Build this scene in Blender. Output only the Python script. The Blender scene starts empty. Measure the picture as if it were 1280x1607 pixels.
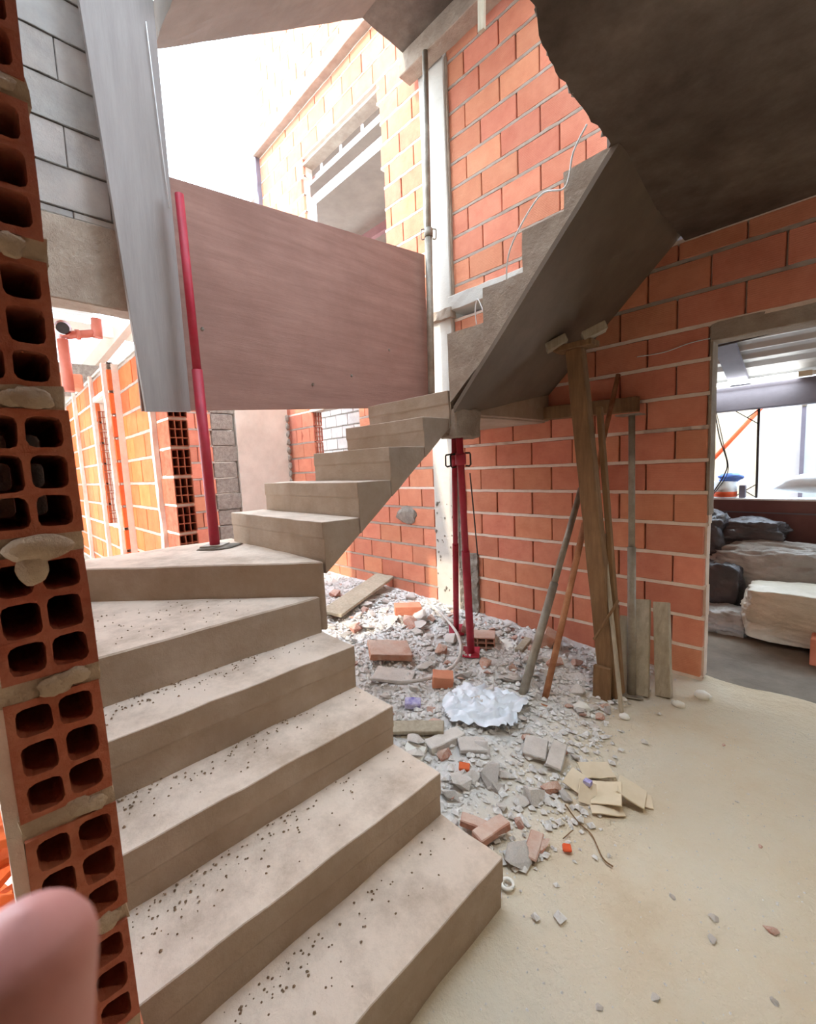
import bpy, bmesh, math, random
from mathutils import Vector, Matrix, noise as mn

random.seed(7)
SC = bpy.context.scene
COL = SC.collection
PI = math.pi

# ------------------------------------------------------------------ camera
cam_d = bpy.data.cameras.new('camera'); cam = bpy.data.objects.new('camera', cam_d); COL.objects.link(cam)
YAW, PITCH, ROLL = math.radians(46.15), math.radians(5.9), math.radians(-2.55)
fwd = Vector((-math.sin(YAW)*math.cos(PITCH), math.cos(YAW)*math.cos(PITCH), -math.sin(PITCH)))
rgt = Vector((math.cos(YAW), math.sin(YAW), 0)); up = rgt.cross(fwd)
r2 = rgt*math.cos(ROLL)+up*math.sin(ROLL); u2 = up*math.cos(ROLL)-rgt*math.sin(ROLL)
cam.matrix_world = Matrix(((r2.x, u2.x, -fwd.x, 0), (r2.y, u2.y, -fwd.y, 0), (r2.z, u2.z, -fwd.z, 1.44), (0, 0, 0, 1)))
cam_d.sensor_fit = 'HORIZONTAL'; cam_d.sensor_width = 36.0; cam_d.lens = 687.0/1280.0*36.0
cam_d.clip_start = 0.01; cam_d.clip_end = 200
cam_d.dof.use_dof = True; cam_d.dof.focus_distance = 2.6; cam_d.dof.aperture_fstop = 13.0
SC.camera = cam

# ------------------------------------------------------------------ sky, sun, exposure
W = bpy.data.worlds.new('sky'); SC.world = W; W.use_nodes = True
bg = W.node_tree.nodes['Background']; bg.inputs[0].default_value = (0.70, 0.84, 1.0, 1); bg.inputs[1].default_value = 5.4
sun_d = bpy.data.lights.new('sun', 'SUN'); sun_d.energy = 1.9; sun_d.angle = math.radians(1.2); sun_d.color = (1.0, 0.90, 0.74)
sun = bpy.data.objects.new('sun', sun_d); COL.objects.link(sun)
sun.rotation_euler = Vector((-0.10, -0.85, 0.52)).to_track_quat('Z', 'Y').to_euler()
VS = SC.view_settings
VS.view_transform = 'Standard'; VS.look = 'None'; VS.gamma = 1.0; VS.use_curve_mapping = False; VS.exposure = 0.95

# ------------------------------------------------------------------ helpers
def S(r, g, b):
    f = lambda c: ((c/255+0.055)/1.055)**2.4 if c > 10 else c/255/12.92
    return (f(r), f(g), f(b), 1.0)

def mat(name, c1, c2, scale=6.0, rough=0.9, bump=0.25, bscale=60.0, c3=None, c3scale=2.0, c3amt=0.5, rnd=0.0, stripes=0.0, stripe_axis='Z', emit=0.0, metal=0.0, wood=None, dust_toplight=0.0, spec=0.2, trans=0.0, dist=0.012):
    m = bpy.data.materials.new(name); m.use_nodes = True
    nt = m.node_tree; N = nt.nodes; L = nt.links; bs = N['Principled BSDF']
    bs.inputs['Roughness'].default_value = rough; bs.inputs['Metallic'].default_value = metal
    bs.inputs['Specular IOR Level'].default_value = spec
    tc = N.new('ShaderNodeTexCoord'); oi = N.new('ShaderNodeObjectInfo')
    va = N.new('ShaderNodeVectorMath'); va.operation = 'MULTIPLY_ADD'
    va.inputs[1].default_value = (1, 1, 1)
    cmb = N.new('ShaderNodeCombineXYZ'); ml = N.new('ShaderNodeMath'); ml.operation = 'MULTIPLY'; ml.inputs[1].default_value = 37.0
    L.new(oi.outputs['Random'], ml.inputs[0])
    for i in range(3): L.new(ml.outputs[0], cmb.inputs[i])
    L.new(tc.outputs['Object'], va.inputs[0]); L.new(cmb.outputs[0], va.inputs[2])
    vec = va.outputs[0]
    if wood:
        mp = N.new('ShaderNodeMapping'); mp.inputs['Scale'].default_value = wood; L.new(vec, mp.inputs['Vector']); vec1 = mp.outputs[0]
    else: vec1 = vec
    n1 = N.new('ShaderNodeTexNoise'); n1.inputs['Scale'].default_value = scale; n1.inputs['Detail'].default_value = 8; n1.inputs['Roughness'].default_value = 0.65
    L.new(vec1, n1.inputs['Vector'])
    r1 = N.new('ShaderNodeValToRGB'); r1.color_ramp.elements[0].position = 0.32; r1.color_ramp.elements[1].position = 0.68
    r1.color_ramp.elements[0].color = c1; r1.color_ramp.elements[1].color = c2
    L.new(n1.outputs['Fac'], r1.inputs[0]); col = r1.outputs[0]
    if c3:
        n3 = N.new('ShaderNodeTexNoise'); n3.inputs['Scale'].default_value = c3scale; n3.inputs['Detail'].default_value = 10; n3.inputs['Roughness'].default_value = 0.7
        L.new(vec, n3.inputs['Vector'])
        r3 = N.new('ShaderNodeValToRGB'); r3.color_ramp.elements[0].position = 0.42; r3.color_ramp.elements[1].position = 0.72
        r3.color_ramp.elements[1].color = (c3amt, c3amt, c3amt, 1); L.new(n3.outputs['Fac'], r3.inputs[0])
        mx = N.new('ShaderNodeMix'); mx.data_type = 'RGBA'; L.new(r3.outputs[0], mx.inputs[0]); L.new(col, mx.inputs[6]); mx.inputs[7].default_value = c3
        col = mx.outputs[2]
    if rnd:
        hs = N.new('ShaderNodeHueSaturation'); mr = N.new('ShaderNodeMapRange'); mr.inputs[3].default_value = 1-rnd; mr.inputs[4].default_value = 1+rnd
        L.new(oi.outputs['Random'], mr.inputs[0]); L.new(mr.outputs[0], hs.inputs['Value'])
        m2 = N.new('ShaderNodeMath'); m2.operation = 'MULTIPLY'; m2.inputs[1].default_value = 7.3; L.new(oi.outputs['Random'], m2.inputs[0])
        f2 = N.new('ShaderNodeMath'); f2.operation = 'FRACT'; L.new(m2.outputs[0], f2.inputs[0])
        mr2 = N.new('ShaderNodeMapRange'); mr2.inputs[3].default_value = 0.5-rnd*0.05; mr2.inputs[4].default_value = 0.5+rnd*0.05
        L.new(f2.outputs[0], mr2.inputs[0]); L.new(mr2.outputs[0], hs.inputs['Hue']); L.new(col, hs.inputs['Color']); col = hs.outputs[0]
    if dust_toplight:  # paler tops: dust, and on treads the light from above put into colour
        ge = N.new('ShaderNodeNewGeometry'); sx = N.new('ShaderNodeSeparateXYZ'); L.new(ge.outputs['Normal'], sx.inputs[0])
        mr3 = N.new('ShaderNodeMapRange'); mr3.inputs[1].default_value = 0.55; mr3.inputs[2].default_value = 0.95; mr3.inputs[4].default_value = dust_toplight
        L.new(sx.outputs['Z'], mr3.inputs[0])
        nd = N.new('ShaderNodeTexNoise'); nd.inputs['Scale'].default_value = 4; nd.inputs['Detail'].default_value = 12; nd.inputs['Roughness'].default_value = 0.72; L.new(vec, nd.inputs['Vector'])
        md = N.new('ShaderNodeMath'); md.operation = 'MULTIPLY'; L.new(mr3.outputs[0], md.inputs[0])
        mrd = N.new('ShaderNodeMapRange'); mrd.inputs[1].default_value = 0.36; mrd.inputs[2].default_value = 0.56; mrd.inputs[3].default_value = 0.38; L.new(nd.outputs['Fac'], mrd.inputs[0]); L.new(mrd.outputs[0], md.inputs[1])
        mxd = N.new('ShaderNodeMix'); mxd.data_type = 'RGBA'; L.new(md.outputs[0], mxd.inputs[0]); L.new(col, mxd.inputs[6]); mxd.inputs[7].default_value = S(226, 208, 190)
        col = mxd.outputs[2]
    L.new(col, bs.inputs['Base Color'])
    if emit:
        L.new(col, bs.inputs['Emission Color']); bs.inputs['Emission Strength'].default_value = emit
    if bump:
        n2 = N.new('ShaderNodeTexNoise'); n2.inputs['Scale'].default_value = bscale; n2.inputs['Detail'].default_value = 6; n2.inputs['Roughness'].default_value = 0.7
        L.new(vec1, n2.inputs['Vector']); h = n2.outputs['Fac']
        if stripes:
            wv = N.new('ShaderNodeTexWave'); wv.bands_direction = stripe_axis; wv.inputs['Scale'].default_value = 28; wv.inputs['Distortion'].default_value = 2.0; wv.inputs['Detail'].default_value = 2; wv.inputs['Detail Scale'].default_value = 0.4
            L.new(tc.outputs['Object'], wv.inputs['Vector'])
            ad = N.new('ShaderNodeMath'); ad.operation = 'MULTIPLY_ADD'; ad.inputs[1].default_value = stripes; L.new(wv.outputs['Fac'], ad.inputs[0]); L.new(h, ad.inputs[2]); h = ad.outputs[0]
        bp = N.new('ShaderNodeBump'); bp.inputs['Strength'].default_value = bump; bp.inputs['Distance'].default_value = dist
        L.new(h, bp.inputs['Height']); L.new(bp.outputs[0], bs.inputs['Normal'])
    if trans:
        bs.inputs['Transmission Weight'].default_value = trans; bs.inputs['IOR'].default_value = 1.1
    return m

M = {}
M['brick'] = mat('terracotta', S(204, 126, 98), S(218, 144, 114), 9, 0.9, 0.35, 90, c3=S(226, 160, 128), c3scale=5, c3amt=0.35, rnd=0.12, stripes=0.2)
M['brick_hollow'] = mat('terracotta_deep', S(164, 84, 60), S(186, 104, 78), 25, 0.9, 0.5, 120, c3=S(216, 150, 118), c3scale=14, c3amt=0.4, rnd=0.06)
M['brick_orange'] = mat('terracotta_orange', S(212, 102, 56), S(224, 120, 72), 9, 0.9, 0.3, 80, rnd=0.08)
M['brick_grey'] = mat('cement_coated_brick', S(150, 146, 142), S(176, 172, 166), 5, 0.95, 0.4, 60, c3=S(190, 170, 155), c3scale=2, c3amt=0.5, rnd=0.06)
M['mortar'] = mat('mortar', S(222, 200, 182), S(238, 220, 204), 14, 0.95, 0.4, 70, dist=0.008)
M['mortar_dark'] = mat('mortar_smear', S(176, 148, 124), S(208, 182, 154), 12, 0.95, 0.6, 70, dist=0.02)
M['concrete'] = mat('stair_concrete', S(160, 140, 122), S(184, 166, 148), 4, 0.93, 0.35, 45, c3=S(150, 128, 104), c3scale=3, c3amt=0.6, dust_toplight=0.85)
M['concrete_raw'] = mat('string_concrete', S(158, 140, 124), S(182, 166, 148), 7, 0.95, 0.7, 30, c3=S(140, 122, 108), c3scale=9, c3amt=0.5, dist=0.02)
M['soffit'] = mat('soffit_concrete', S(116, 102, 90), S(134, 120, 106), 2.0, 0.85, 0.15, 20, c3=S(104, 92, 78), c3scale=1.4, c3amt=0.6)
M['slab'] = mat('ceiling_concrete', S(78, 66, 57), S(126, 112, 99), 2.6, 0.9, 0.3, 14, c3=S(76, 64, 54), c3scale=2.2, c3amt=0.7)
M['pale'] = mat('pale_render', S(196, 190, 178), S(216, 210, 200), 6, 0.9, 0.4, 40, c3=S(178, 174, 164), c3scale=6, c3amt=0.5)
M['plaster'] = mat('plaster_panel', S(196, 184, 168), S(218, 206, 190), 3, 0.9, 0.2, 30)
M['cement'] = mat('rough_cement', S(150, 140, 128), S(190, 180, 166), 22, 0.95, 1.0, 70, dist=0.03)
M['dirt'] = mat('dirt_floor', S(212, 194, 166), S(234, 222, 198), 2.6, 0.97, 0.8, 26, c3=S(192, 184, 168), c3scale=1.3, c3amt=0.6, dist=0.02)
M['floor2'] = mat('damp_floor', S(122, 112, 100), S(150, 140, 126), 3, 0.9, 0.5, 20, c3=S(100, 92, 84), c3scale=2, c3amt=0.6)
M['rubble'] = mat('rubble_grey', S(200, 194, 186), S(228, 222, 214), 14, 0.95, 0.6, 70, rnd=0.16, dust_toplight=0.35)
M['rubble_red'] = mat('rubble_red', S(180, 110, 86), S(206, 150, 126), 10, 0.95, 0.5, 70, c3=S(206, 196, 184), c3scale=6, c3amt=0.7, rnd=0.12, dust_toplight=0.6)
M['ply'] = mat('plywood', S(150, 116, 104), S(172, 136, 122), 3, 0.75, 0.2, 16, c3=S(132, 98, 86), c3scale=1.5, c3amt=0.6, wood=(5, 0.5, 6))
M['ply_grey'] = mat('grey_board', S(148, 142, 138), S(164, 158, 154), 3, 0.8, 0.2, 16, wood=(6, 6, 0.6))
M['wood'] = mat('timber', S(122, 92, 64), S(152, 118, 84), 4, 0.85, 0.4, 20, c3=S(98, 72, 50), c3scale=3, c3amt=0.5, wood=(9, 9, 0.8))
M['wood_grey'] = mat('weathered_timber', S(168, 156, 134), S(196, 184, 162), 4, 0.9, 0.4, 22, c3=S(136, 122, 102), c3scale=4, c3amt=0.5, wood=(10, 10, 0.8), rnd=0.06)
M['red'] = mat('red_steel', S(166, 30, 52), S(186, 44, 66), 12, 0.5, 0.1, 50, c3=S(150, 70, 70), c3scale=9, c3amt=0.4, spec=0.4)
M['steel'] = mat('galvanised_pipe', S(140, 132, 120), S(176, 168, 152), 10, 0.5, 0.2, 60, c3=S(122, 104, 84), c3scale=6, c3amt=0.6, spec=0.4, metal=0.3)
M['rust'] = mat('rusty_pipe', S(168, 110, 76), S(194, 140, 104), 14, 0.8, 0.3, 60, c3=S(120, 66, 42), c3scale=9, c3amt=0.6)
M['dark'] = mat('dark_metal', S(52, 46, 44), S(70, 62, 58), 10, 0.6, 0.1, 50)
M['white'] = mat('white_metal', S(226, 230, 230), S(240, 242, 242), 4, 0.5, 0.0)
M['sheet'] = mat('corrugated_metal', S(190, 188, 184), S(206, 204, 200), 3, 0.5, 0.0, metal=0.1, spec=0.4)
M['pvc'] = mat('brown_pvc', S(190, 104, 84), S(204, 120, 100), 8, 0.45, 0.0, spec=0.4)
M['cream'] = mat('cream_wall', S(226, 212, 180), S(238, 228, 204), 2, 0.9, 0.1, c3=S(196, 176, 146), c3scale=1.6, c3amt=0.5)
M['maroon'] = mat('maroon_render', S(122, 86, 84), S(138, 102, 98), 3, 0.9, 0.2)
M['purple_grey'] = mat('steel_beam_paint', S(112, 108, 118), S(128, 124, 134), 3, 0.6, 0.1)
M['orange'] = mat('orange_pipe', S(214, 84, 44), S(226, 100, 60), 6, 0.5, 0.0)
M['bag_black'] = mat('black_plastic', S(56, 52, 56), S(84, 78, 80), 4, 0.35, 0.5, 12, spec=0.6, dist=0.03)
M['bag_grey'] = mat('grey_tarp', S(150, 146, 140), S(188, 184, 178), 3, 0.55, 0.6, 10, spec=0.4, dist=0.03)
M['bag_clear'] = mat('wrapped_plastic', S(196, 186, 164), S(222, 214, 196), 3, 0.35, 0.5, 14, spec=0.5, dist=0.02)
M['film'] = mat('plastic_film', S(222, 228, 234), S(240, 244, 248), 6, 0.3, 0.4, 20, spec=0.5)
M['card'] = mat('cardboard', S(210, 192, 162), S(226, 210, 184), 5, 0.9, 0.1, 40, rnd=0.05)
M['purple'] = mat('purple_print', S(120, 108, 186), S(214, 210, 226), 30, 0.6, 0.0)
M['bluecloth'] = mat('blue_cloth', S(86, 116, 196), S(120, 150, 220), 6, 0.8, 0.2)
M['foam'] = mat('white_foam', S(232, 228, 216), S(246, 244, 236), 10, 0.9, 0.3, 40)
M['skin'] = mat('skin', S(206, 142, 134), S(220, 160, 152), 30, 0.55, 0.25, 240, c3=S(196, 116, 110), c3scale=25, c3amt=0.4, spec=0.3, dist=0.001)
M['tube'] = mat('lit_tube', (1, 1, 1, 1), (0.9, 1, 1, 1), 1, 0.5, 0.0, emit=9.0)
M['bulb'] = mat('lit_bulb', (1, 0.85, 0.6, 1), (1, 0.85, 0.6, 1), 1, 0.5, 0.0, emit=20.0)
M['glass'] = mat('grey_glass', S(190, 200, 200), S(204, 212, 212), 3, 0.15, 0.0, spec=0.6)

def dusty_ground():
    m = M['dirt']; nt = m.node_tree; N = nt.nodes; L = nt.links; bs = N['Principled BSDF']
    src = bs.inputs['Base Color'].links[0].from_socket
    tc = N.new('ShaderNodeTexCoord'); sp = N.new('ShaderNodeSeparateXYZ'); L.new(tc.outputs['Object'], sp.inputs[0])
    nz = N.new('ShaderNodeTexNoise'); nz.inputs['Scale'].default_value = 3.0; nz.inputs['Detail'].default_value = 8; L.new(tc.outputs['Object'], nz.inputs['Vector'])
    ad = N.new('ShaderNodeMath'); ad.operation = 'MULTIPLY_ADD'; ad.inputs[1].default_value = 0.9; L.new(nz.outputs['Fac'], ad.inputs[0]); L.new(sp.outputs['X'], ad.inputs[2])
    mr = N.new('ShaderNodeMapRange'); mr.inputs[1].default_value = -0.35; mr.inputs[2].default_value = -0.80; L.new(ad.outputs[0], mr.inputs[0])
    mx = N.new('ShaderNodeMix'); mx.data_type = 'RGBA'; L.new(mr.outputs[0], mx.inputs[0]); L.new(src, mx.inputs[6]); mx.inputs[7].default_value = S(222, 218, 212)
    L.new(mx.outputs[2], bs.inputs['Base Color'])
dusty_ground()

def tag(o, label=None, cat=None, group=None, kind=None):
    for k, v in (('label', label), ('category', cat), ('group', group), ('kind', kind)):
        if v: o[k] = v
    return o

def empty(name, loc, label=None, cat=None, group=None, kind=None):
    o = bpy.data.objects.new(name, None); COL.objects.link(o); o.location = loc; o.empty_display_size = 0.1
    return tag(o, label, cat, group, kind)

class MB:
    """collects shapes for one mesh"""
    def __init__(s): s.v = []; s.f = []; s.sm = []
    def add(s, vs, fs, smooth=False):
        n = len(s.v); s.v += [Vector(v) for v in vs]; s.f += [tuple(i+n for i in f) for f in fs]; s.sm += [smooth]*len(fs); return s
    def box(s, x0, x1, y0, y1, z0, z1, mtx=None):
        vs = [Vector(p) for p in ((x0,y0,z0),(x1,y0,z0),(x1,y1,z0),(x0,y1,z0),(x0,y0,z1),(x1,y0,z1),(x1,y1,z1),(x0,y1,z1))]
        if mtx: vs = [mtx @ v for v in vs]
        return s.add(vs, [(0,3,2,1),(4,5,6,7),(0,1,5,4),(1,2,6,5),(2,3,7,6),(3,0,4,7)])
    def loft(s, A, B):
        n = len(A)
        fs = [tuple(range(n))[::-1], tuple(range(n, 2*n))] + [(i, (i+1) % n, n+(i+1) % n, n+i) for i in range(n)]
        return s.add(list(A)+list(B), fs)
    def prism(s, pts, z0, z1):
        return s.loft([(x, y, z0) for x, y in pts], [(x, y, z1) for x, y in pts])
    def tube(s, pts, r, n=10, caps=True, r_end=None):
        pts = [Vector(p) for p in pts]; rings = []; m = len(pts)
        base = len(s.v); prev = None
        for i, p in enumerate(pts):
            t = (pts[min(i+1, m-1)]-pts[max(i-1, 0)]).normalized()
            if prev is None:
                a = t.orthogonal().normalized()
            else:
                a = (prev - t*prev.dot(t)).normalized()
            prev = a; b = t.cross(a)
            rr = r[i] if isinstance(r, (list, tuple)) else (r if r_end is None else r+(r_end-r)*i/(m-1))
            for k in range(n):
                q = 2*PI*k/n; s.v.append(p+(a*math.cos(q)+b*math.sin(q))*rr)
        for i in range(m-1):
            for k in range(n):
                s.f.append((base+i*n+k, base+i*n+(k+1) % n, base+(i+1)*n+(k+1) % n, base+(i+1)*n+k)); s.sm.append(True)
        if caps:
            s.f.append(tuple(base+k for k in range(n))[::-1]); s.f.append(tuple(base+(m-1)*n+k for k in range(n))); s.sm += [False, False]
        return s
    def bar(s, a, b, w, h, upv=(0, 0, 1)):
        a = Vector(a); b = Vector(b); t = (b-a).normalized(); u = Vector(upv)
        x = t.cross(u)
        if x.length < 1e-3: x = t.cross(Vector((1, 0, 0)))
        x.normalize(); u = x.cross(t)
        o = [(-w/2, -h/2), (w/2, -h/2), (w/2, h/2), (-w/2, h/2)]
        return s.loft([a+x*i+u*j for i, j in o], [b+x*i+u*j for i, j in o])
    def mesh(s, name, bevel=0.0, rough=0.0, rscale=8.0, sub=0, seg=1):
        me = bpy.data.meshes.new(name); bm = bmesh.new()
        vv = [bm.verts.new(v) for v in s.v]
        for f, k in zip(s.f, s.sm):
            try: bf = bm.faces.new([vv[i] for i in f]); bf.smooth = k
            except ValueError: pass
        bmesh.ops.recalc_face_normals(bm, faces=bm.faces)
        if bevel: bmesh.ops.bevel(bm, geom=[e for e in bm.edges], offset=bevel, segments=seg, affect='EDGES', clamp_overlap=True)
        if sub:
            for _ in range(4):
                es = [e for e in bm.edges if e.calc_length() > sub]
                if not es: break
                bmesh.ops.subdivide_edges(bm, edges=es, cuts=1, use_grid_fill=True)
            bmesh.ops.triangulate(bm, faces=[f for f in bm.faces if len(f.verts) > 4])
        if rough:
            for v in bm.verts: v.co += mn.noise_vector(v.co*rscale)*rough + mn.noise_vector(v.co*rscale*3.1)*rough*0.45
        bm.to_mesh(me); bm.free(); return me
    def build(s, name, m, parent=None, origin=None, **k):
        me = s.mesh(name, **k)
        return link(name, me, m, parent, origin)

def link(name, me, m, parent=None, origin=None):
    if origin is None and len(me.vertices):
        xs = [v.co for v in me.vertices]
        lo = Vector((min(v.x for v in xs), min(v.y for v in xs), min(v.z for v in xs))); hi = Vector((max(v.x for v in xs), max(v.y for v in xs), max(v.z for v in xs)))
        origin = Vector(((lo.x+hi.x)/2, (lo.y+hi.y)/2, lo.z))
    origin = Vector(origin or (0, 0, 0))
    me.transform(Matrix.Translation(-origin))
    if not me.materials: me.materials.append(M[m])
    o = bpy.data.objects.new(name, me); COL.objects.link(o)
    attach(o, parent, origin); return o

def root_loc(p):
    l = Vector(p.location)
    while p.parent: p = p.parent; l = l + Vector(p.location)
    return l

def attach(o, parent, world):
    """parents have no rotation: local = world minus the parent's place"""
    if parent is None: o.location = world; return
    o.parent = parent; o.location = Vector(world)-root_loc(parent)

def inst(name, me, loc, rot=(0, 0, 0), parent=None, scale=None):
    o = bpy.data.objects.new(name, me); COL.objects.link(o); attach(o, parent, loc); o.rotation_euler = rot
    if scale: o.scale = scale
    return o

# ------------------------------------------------------------------ brickwork
_bm_cache = {}
def brick_mesh(length, height, depth, m, var):
    k = (round(length, 2), round(height, 2), depth, m, var)
    if k not in _bm_cache:
        random.seed(hash((k[0], k[1], var)) & 0xffff)
        b = MB().box(-length/2, length/2, -depth/2, depth/2, 0, height)
        me = b.mesh('brick', bevel=0.004, rough=0.0016, rscale=23+var*5)
        me.materials.append(M[m]); _bm_cache[k] = me
    return _bm_cache[k]

CAMP = Vector((0, 0, 1.44))
def in_view(p, margin=260):
    d = Vector(p)-CAMP; z = d.dot(fwd)
    if z < 0.05: return False
    x = 640+687*d.dot(r2)/z; y = 803.5-687*d.dot(u2)/z
    return -margin < x < 1280+margin and -margin < y < 1607+margin

def brick_wall(name, axis, plane, face, thick, u0, u1, z0, z1, joint=(0.0, 0.17), holes=(), m='brick', mortar='mortar', pitch=0.2, zoff=0.0, blen=0.328, upitch=0.338, kind='structure', proud=0.008, jit=0.002, ragged=None, gap=0.022, seed=1, parent=None, cut=None):
    """wall along one axis; face = -1 / +1: side of the plane that is the visible face's outward normal"""
    rng = random.Random(seed)
    core = MB(); pieces = []
    k0 = math.floor((z0-zoff)/pitch+1e-6); k1 = math.ceil((z1-zoff)/pitch-1e-6)
    for k in range(k0, k1):
        a = max(z0, zoff+k*pitch); b = min(z1, zoff+(k+1)*pitch); mid = (a+b)/2
        iv = [(u0, u1)]
        for h in holes:
            if h[2] < mid < h[3]:
                e0 = h[0]+(rng.uniform(-ragged, ragged) if ragged else 0); e1 = h[1]+(rng.uniform(-ragged, ragged) if ragged else 0)
                nv = []
                for p, q in iv:
                    if e1 <= p or e0 >= q: nv.append((p, q)); continue
                    if p < e0: nv.append((p, e0))
                    if e1 < q: nv.append((e1, q))
                iv = nv
        j = joint[k % 2]
        for p, q in iv:
            y0 = plane-face*0.035; y1 = plane-face*(thick-proud)
            lo, hi = min(y0, y1), max(y0, y1)
            if axis == 'x': core.box(p, q, lo, hi, a, b)
            else: core.box(lo, hi, p, q, a, b)
            nseg = max(1, int((q-p)/0.045))
            for zz in (a, b):
                ring = []
                for i in range(nseg+1):
                    u = p+(q-p)*i/nseg
                    dz = gap*0.5+0.004*mn.noise(Vector((u*17, zz*9, seed))); dz2 = gap*0.5+0.004*mn.noise(Vector((u*17, zz*9, seed+40)))
                    pr = plane-face*(proud-0.0075+0.006*mn.noise(Vector((u*11, zz*5, seed+9))))
                    bk = plane-face*0.05
                    for (w_, h_) in ((pr, zz+dz), (pr, zz-dz2), (bk, zz-dz2), (bk, zz+dz)):
                        ring.append((u, w_, h_) if axis == 'x' else (w_, u, h_))
                fs = []
                for i in range(nseg):
                    for k4 in range(4):
                        fs.append((i*4+k4, i*4+(k4+1) % 4, (i+1)*4+(k4+1) % 4, (i+1)*4+k4))
                core.add(ring, fs)
            n = math.floor((p-j)/upitch)
            while True:
                s = j+n*upitch; e = s+upitch; n += 1
                if s >= q: break
                s2 = max(s, p); e2 = min(e, q)
                if e2-s2 < 0.035: continue
                full = (e2-s2) > upitch-0.005
                pieces.append(((s2+e2)/2, (e2-s2)-(upitch-blen if full else (upitch-blen)*0.8), a+gap/2, min(pitch, b-a)-gap, full))
    o = core.build(name, mortar, parent, rough=0.0)
    if kind: o['kind'] = kind
    for (c, ln, z, h, full) in pieces:
        if h < 0.02: continue
        yc = plane-face*(thick/2)+face*0.0
        loc = Vector((c, yc, z)) if axis == 'x' else Vector((yc, c, z))
        if not in_view(loc+Vector((0, 0, h/2))): continue
        if cut and cut(loc): continue
        me = brick_mesh(ln, h, thick, m, rng.randrange(3))
        off = rng.uniform(-jit, jit)
        loc = loc + (Vector((0, off, 0)) if axis == 'x' else Vector((off, 0, 0)))
        rz = (0 if axis == 'x' else PI/2)+rng.uniform(-0.006, 0.006)+(PI if rng.random() < .5 else 0)
        inst('brick', me, loc, (0, rng.uniform(-0.006, 0.006), rz), o)
    return o

def hollow_mesh(w, h, depth, nx, ny, m, var=0, wall=0.010, corner=0.010):
    """clay block seen end on: w along Y, h along Z, open channels along X; front face at x = 0, body to -depth"""
    b = MB(); cw = w/nx; ch = h/ny; rng = random.Random(var*17+nx)
    NPT = 12
    def rect_pts(x0, x1, y0, y1, r):
        out = []
        for (cx_, cy_, a0) in ((x1-r, y1-r, 0), (x0+r, y1-r, 90), (x0+r, y0+r, 180), (x1-r, y0+r, 270)):
            for t in (0, 45, 90):
                q = math.radians(a0+t); out.append((cx_+r*math.cos(q), cy_+r*math.sin(q)))
        return out
    for i in range(nx):
        for j in range(ny):
            x0, x1, y0, y1 = i*cw, (i+1)*cw, j*ch, (j+1)*ch
            wx0 = wall if i == 0 else wall*0.5; wx1 = wall if i == nx-1 else wall*0.5
            wy0 = wall if j == 0 else wall*0.5; wy1 = wall if j == ny-1 else wall*0.5
            d = lambda: rng.uniform(-1, 1)*wall*0.18
            hole = rect_pts(x0+wx0+d(), x1-wx1+d(), y0+wy0+d(), y1-wy1+d(), corner)
            outer = rect_pts(x0, x1, y0, y1, 1e-6)
            ch_ = wall*0.2
            front_o = [(0, p-w/2, q) for p, q in outer]; front_h = [(0, p-w/2, q) for p, q in hole]
            cxm, cym = (x0+x1)/2, (y0+y1)/2
            back_h = [(-depth, p-w/2, q) for p, q in hole]; back_o = [(-depth, p-w/2, q) for p, q in outer]
            n = NPT
            fs = []
            for k in range(n):
                k2 = (k+1) % n
                fs += [(k, k2, n+k2, n+k), (n+k, n+k2, 2*n+k2, 2*n+k), (2*n+k, 2*n+k2, 3*n+k2, 3*n+k)]
            b.add(front_o+front_h+back_h+back_o, fs)
    b.add([(0, -w/2, 0), (0, w/2, 0), (0, w/2, h), (0, -w/2, h), (-depth, -w/2, 0), (-depth, w/2, 0), (-depth, w/2, h), (-depth, -w/2, h)],
          [(0, 1, 5, 4), (1, 2, 6, 5), (2, 3, 7, 6), (3, 0, 4, 7)])
    me = bpy.data.meshes.new('hollow_brick'); bm = bmesh.new()
    vv = [bm.verts.new(v) for v in b.v]
    for f in b.f:
        try: bm.faces.new([vv[i] for i in f])
        except ValueError: pass
    bmesh.ops.remove_doubles(bm, verts=bm.verts, dist=1e-5)
    bmesh.ops.dissolve_degenerate(bm, dist=1e-6, edges=bm.edges)
    bmesh.ops.recalc_face_normals(bm, faces=bm.faces)
    for v in bm.verts: v.co += mn.noise_vector(v.co*55+Vector((var*3.1, 0, 0)))*0.0016
    bm.to_mesh(me); bm.free(); me.materials.append(M[m]); return me

def blob(name, loc, size, m, parent=None, amp=0.25, seed=0, sub=2, rot=(0, 0, 0)):
    bm = bmesh.new(); bmesh.ops.create_icosphere(bm, subdivisions=sub, radius=1.0)
    for v in bm.verts:
        n_ = mn.noise(v.co*1.7+Vector((seed*5.3, seed*1.7, 0)))
        v.co *= 1+amp*n_
        v.co = Vector((v.co.x*size[0], v.co.y*size[1], v.co.z*size[2]))
    me = bpy.data.meshes.new(name); bm.to_mesh(me); bm.free()
    for p in me.polygons: p.use_smooth = True
    me.materials.append(M[m]); o = inst(name, me, loc, rot, parent); return o

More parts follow.
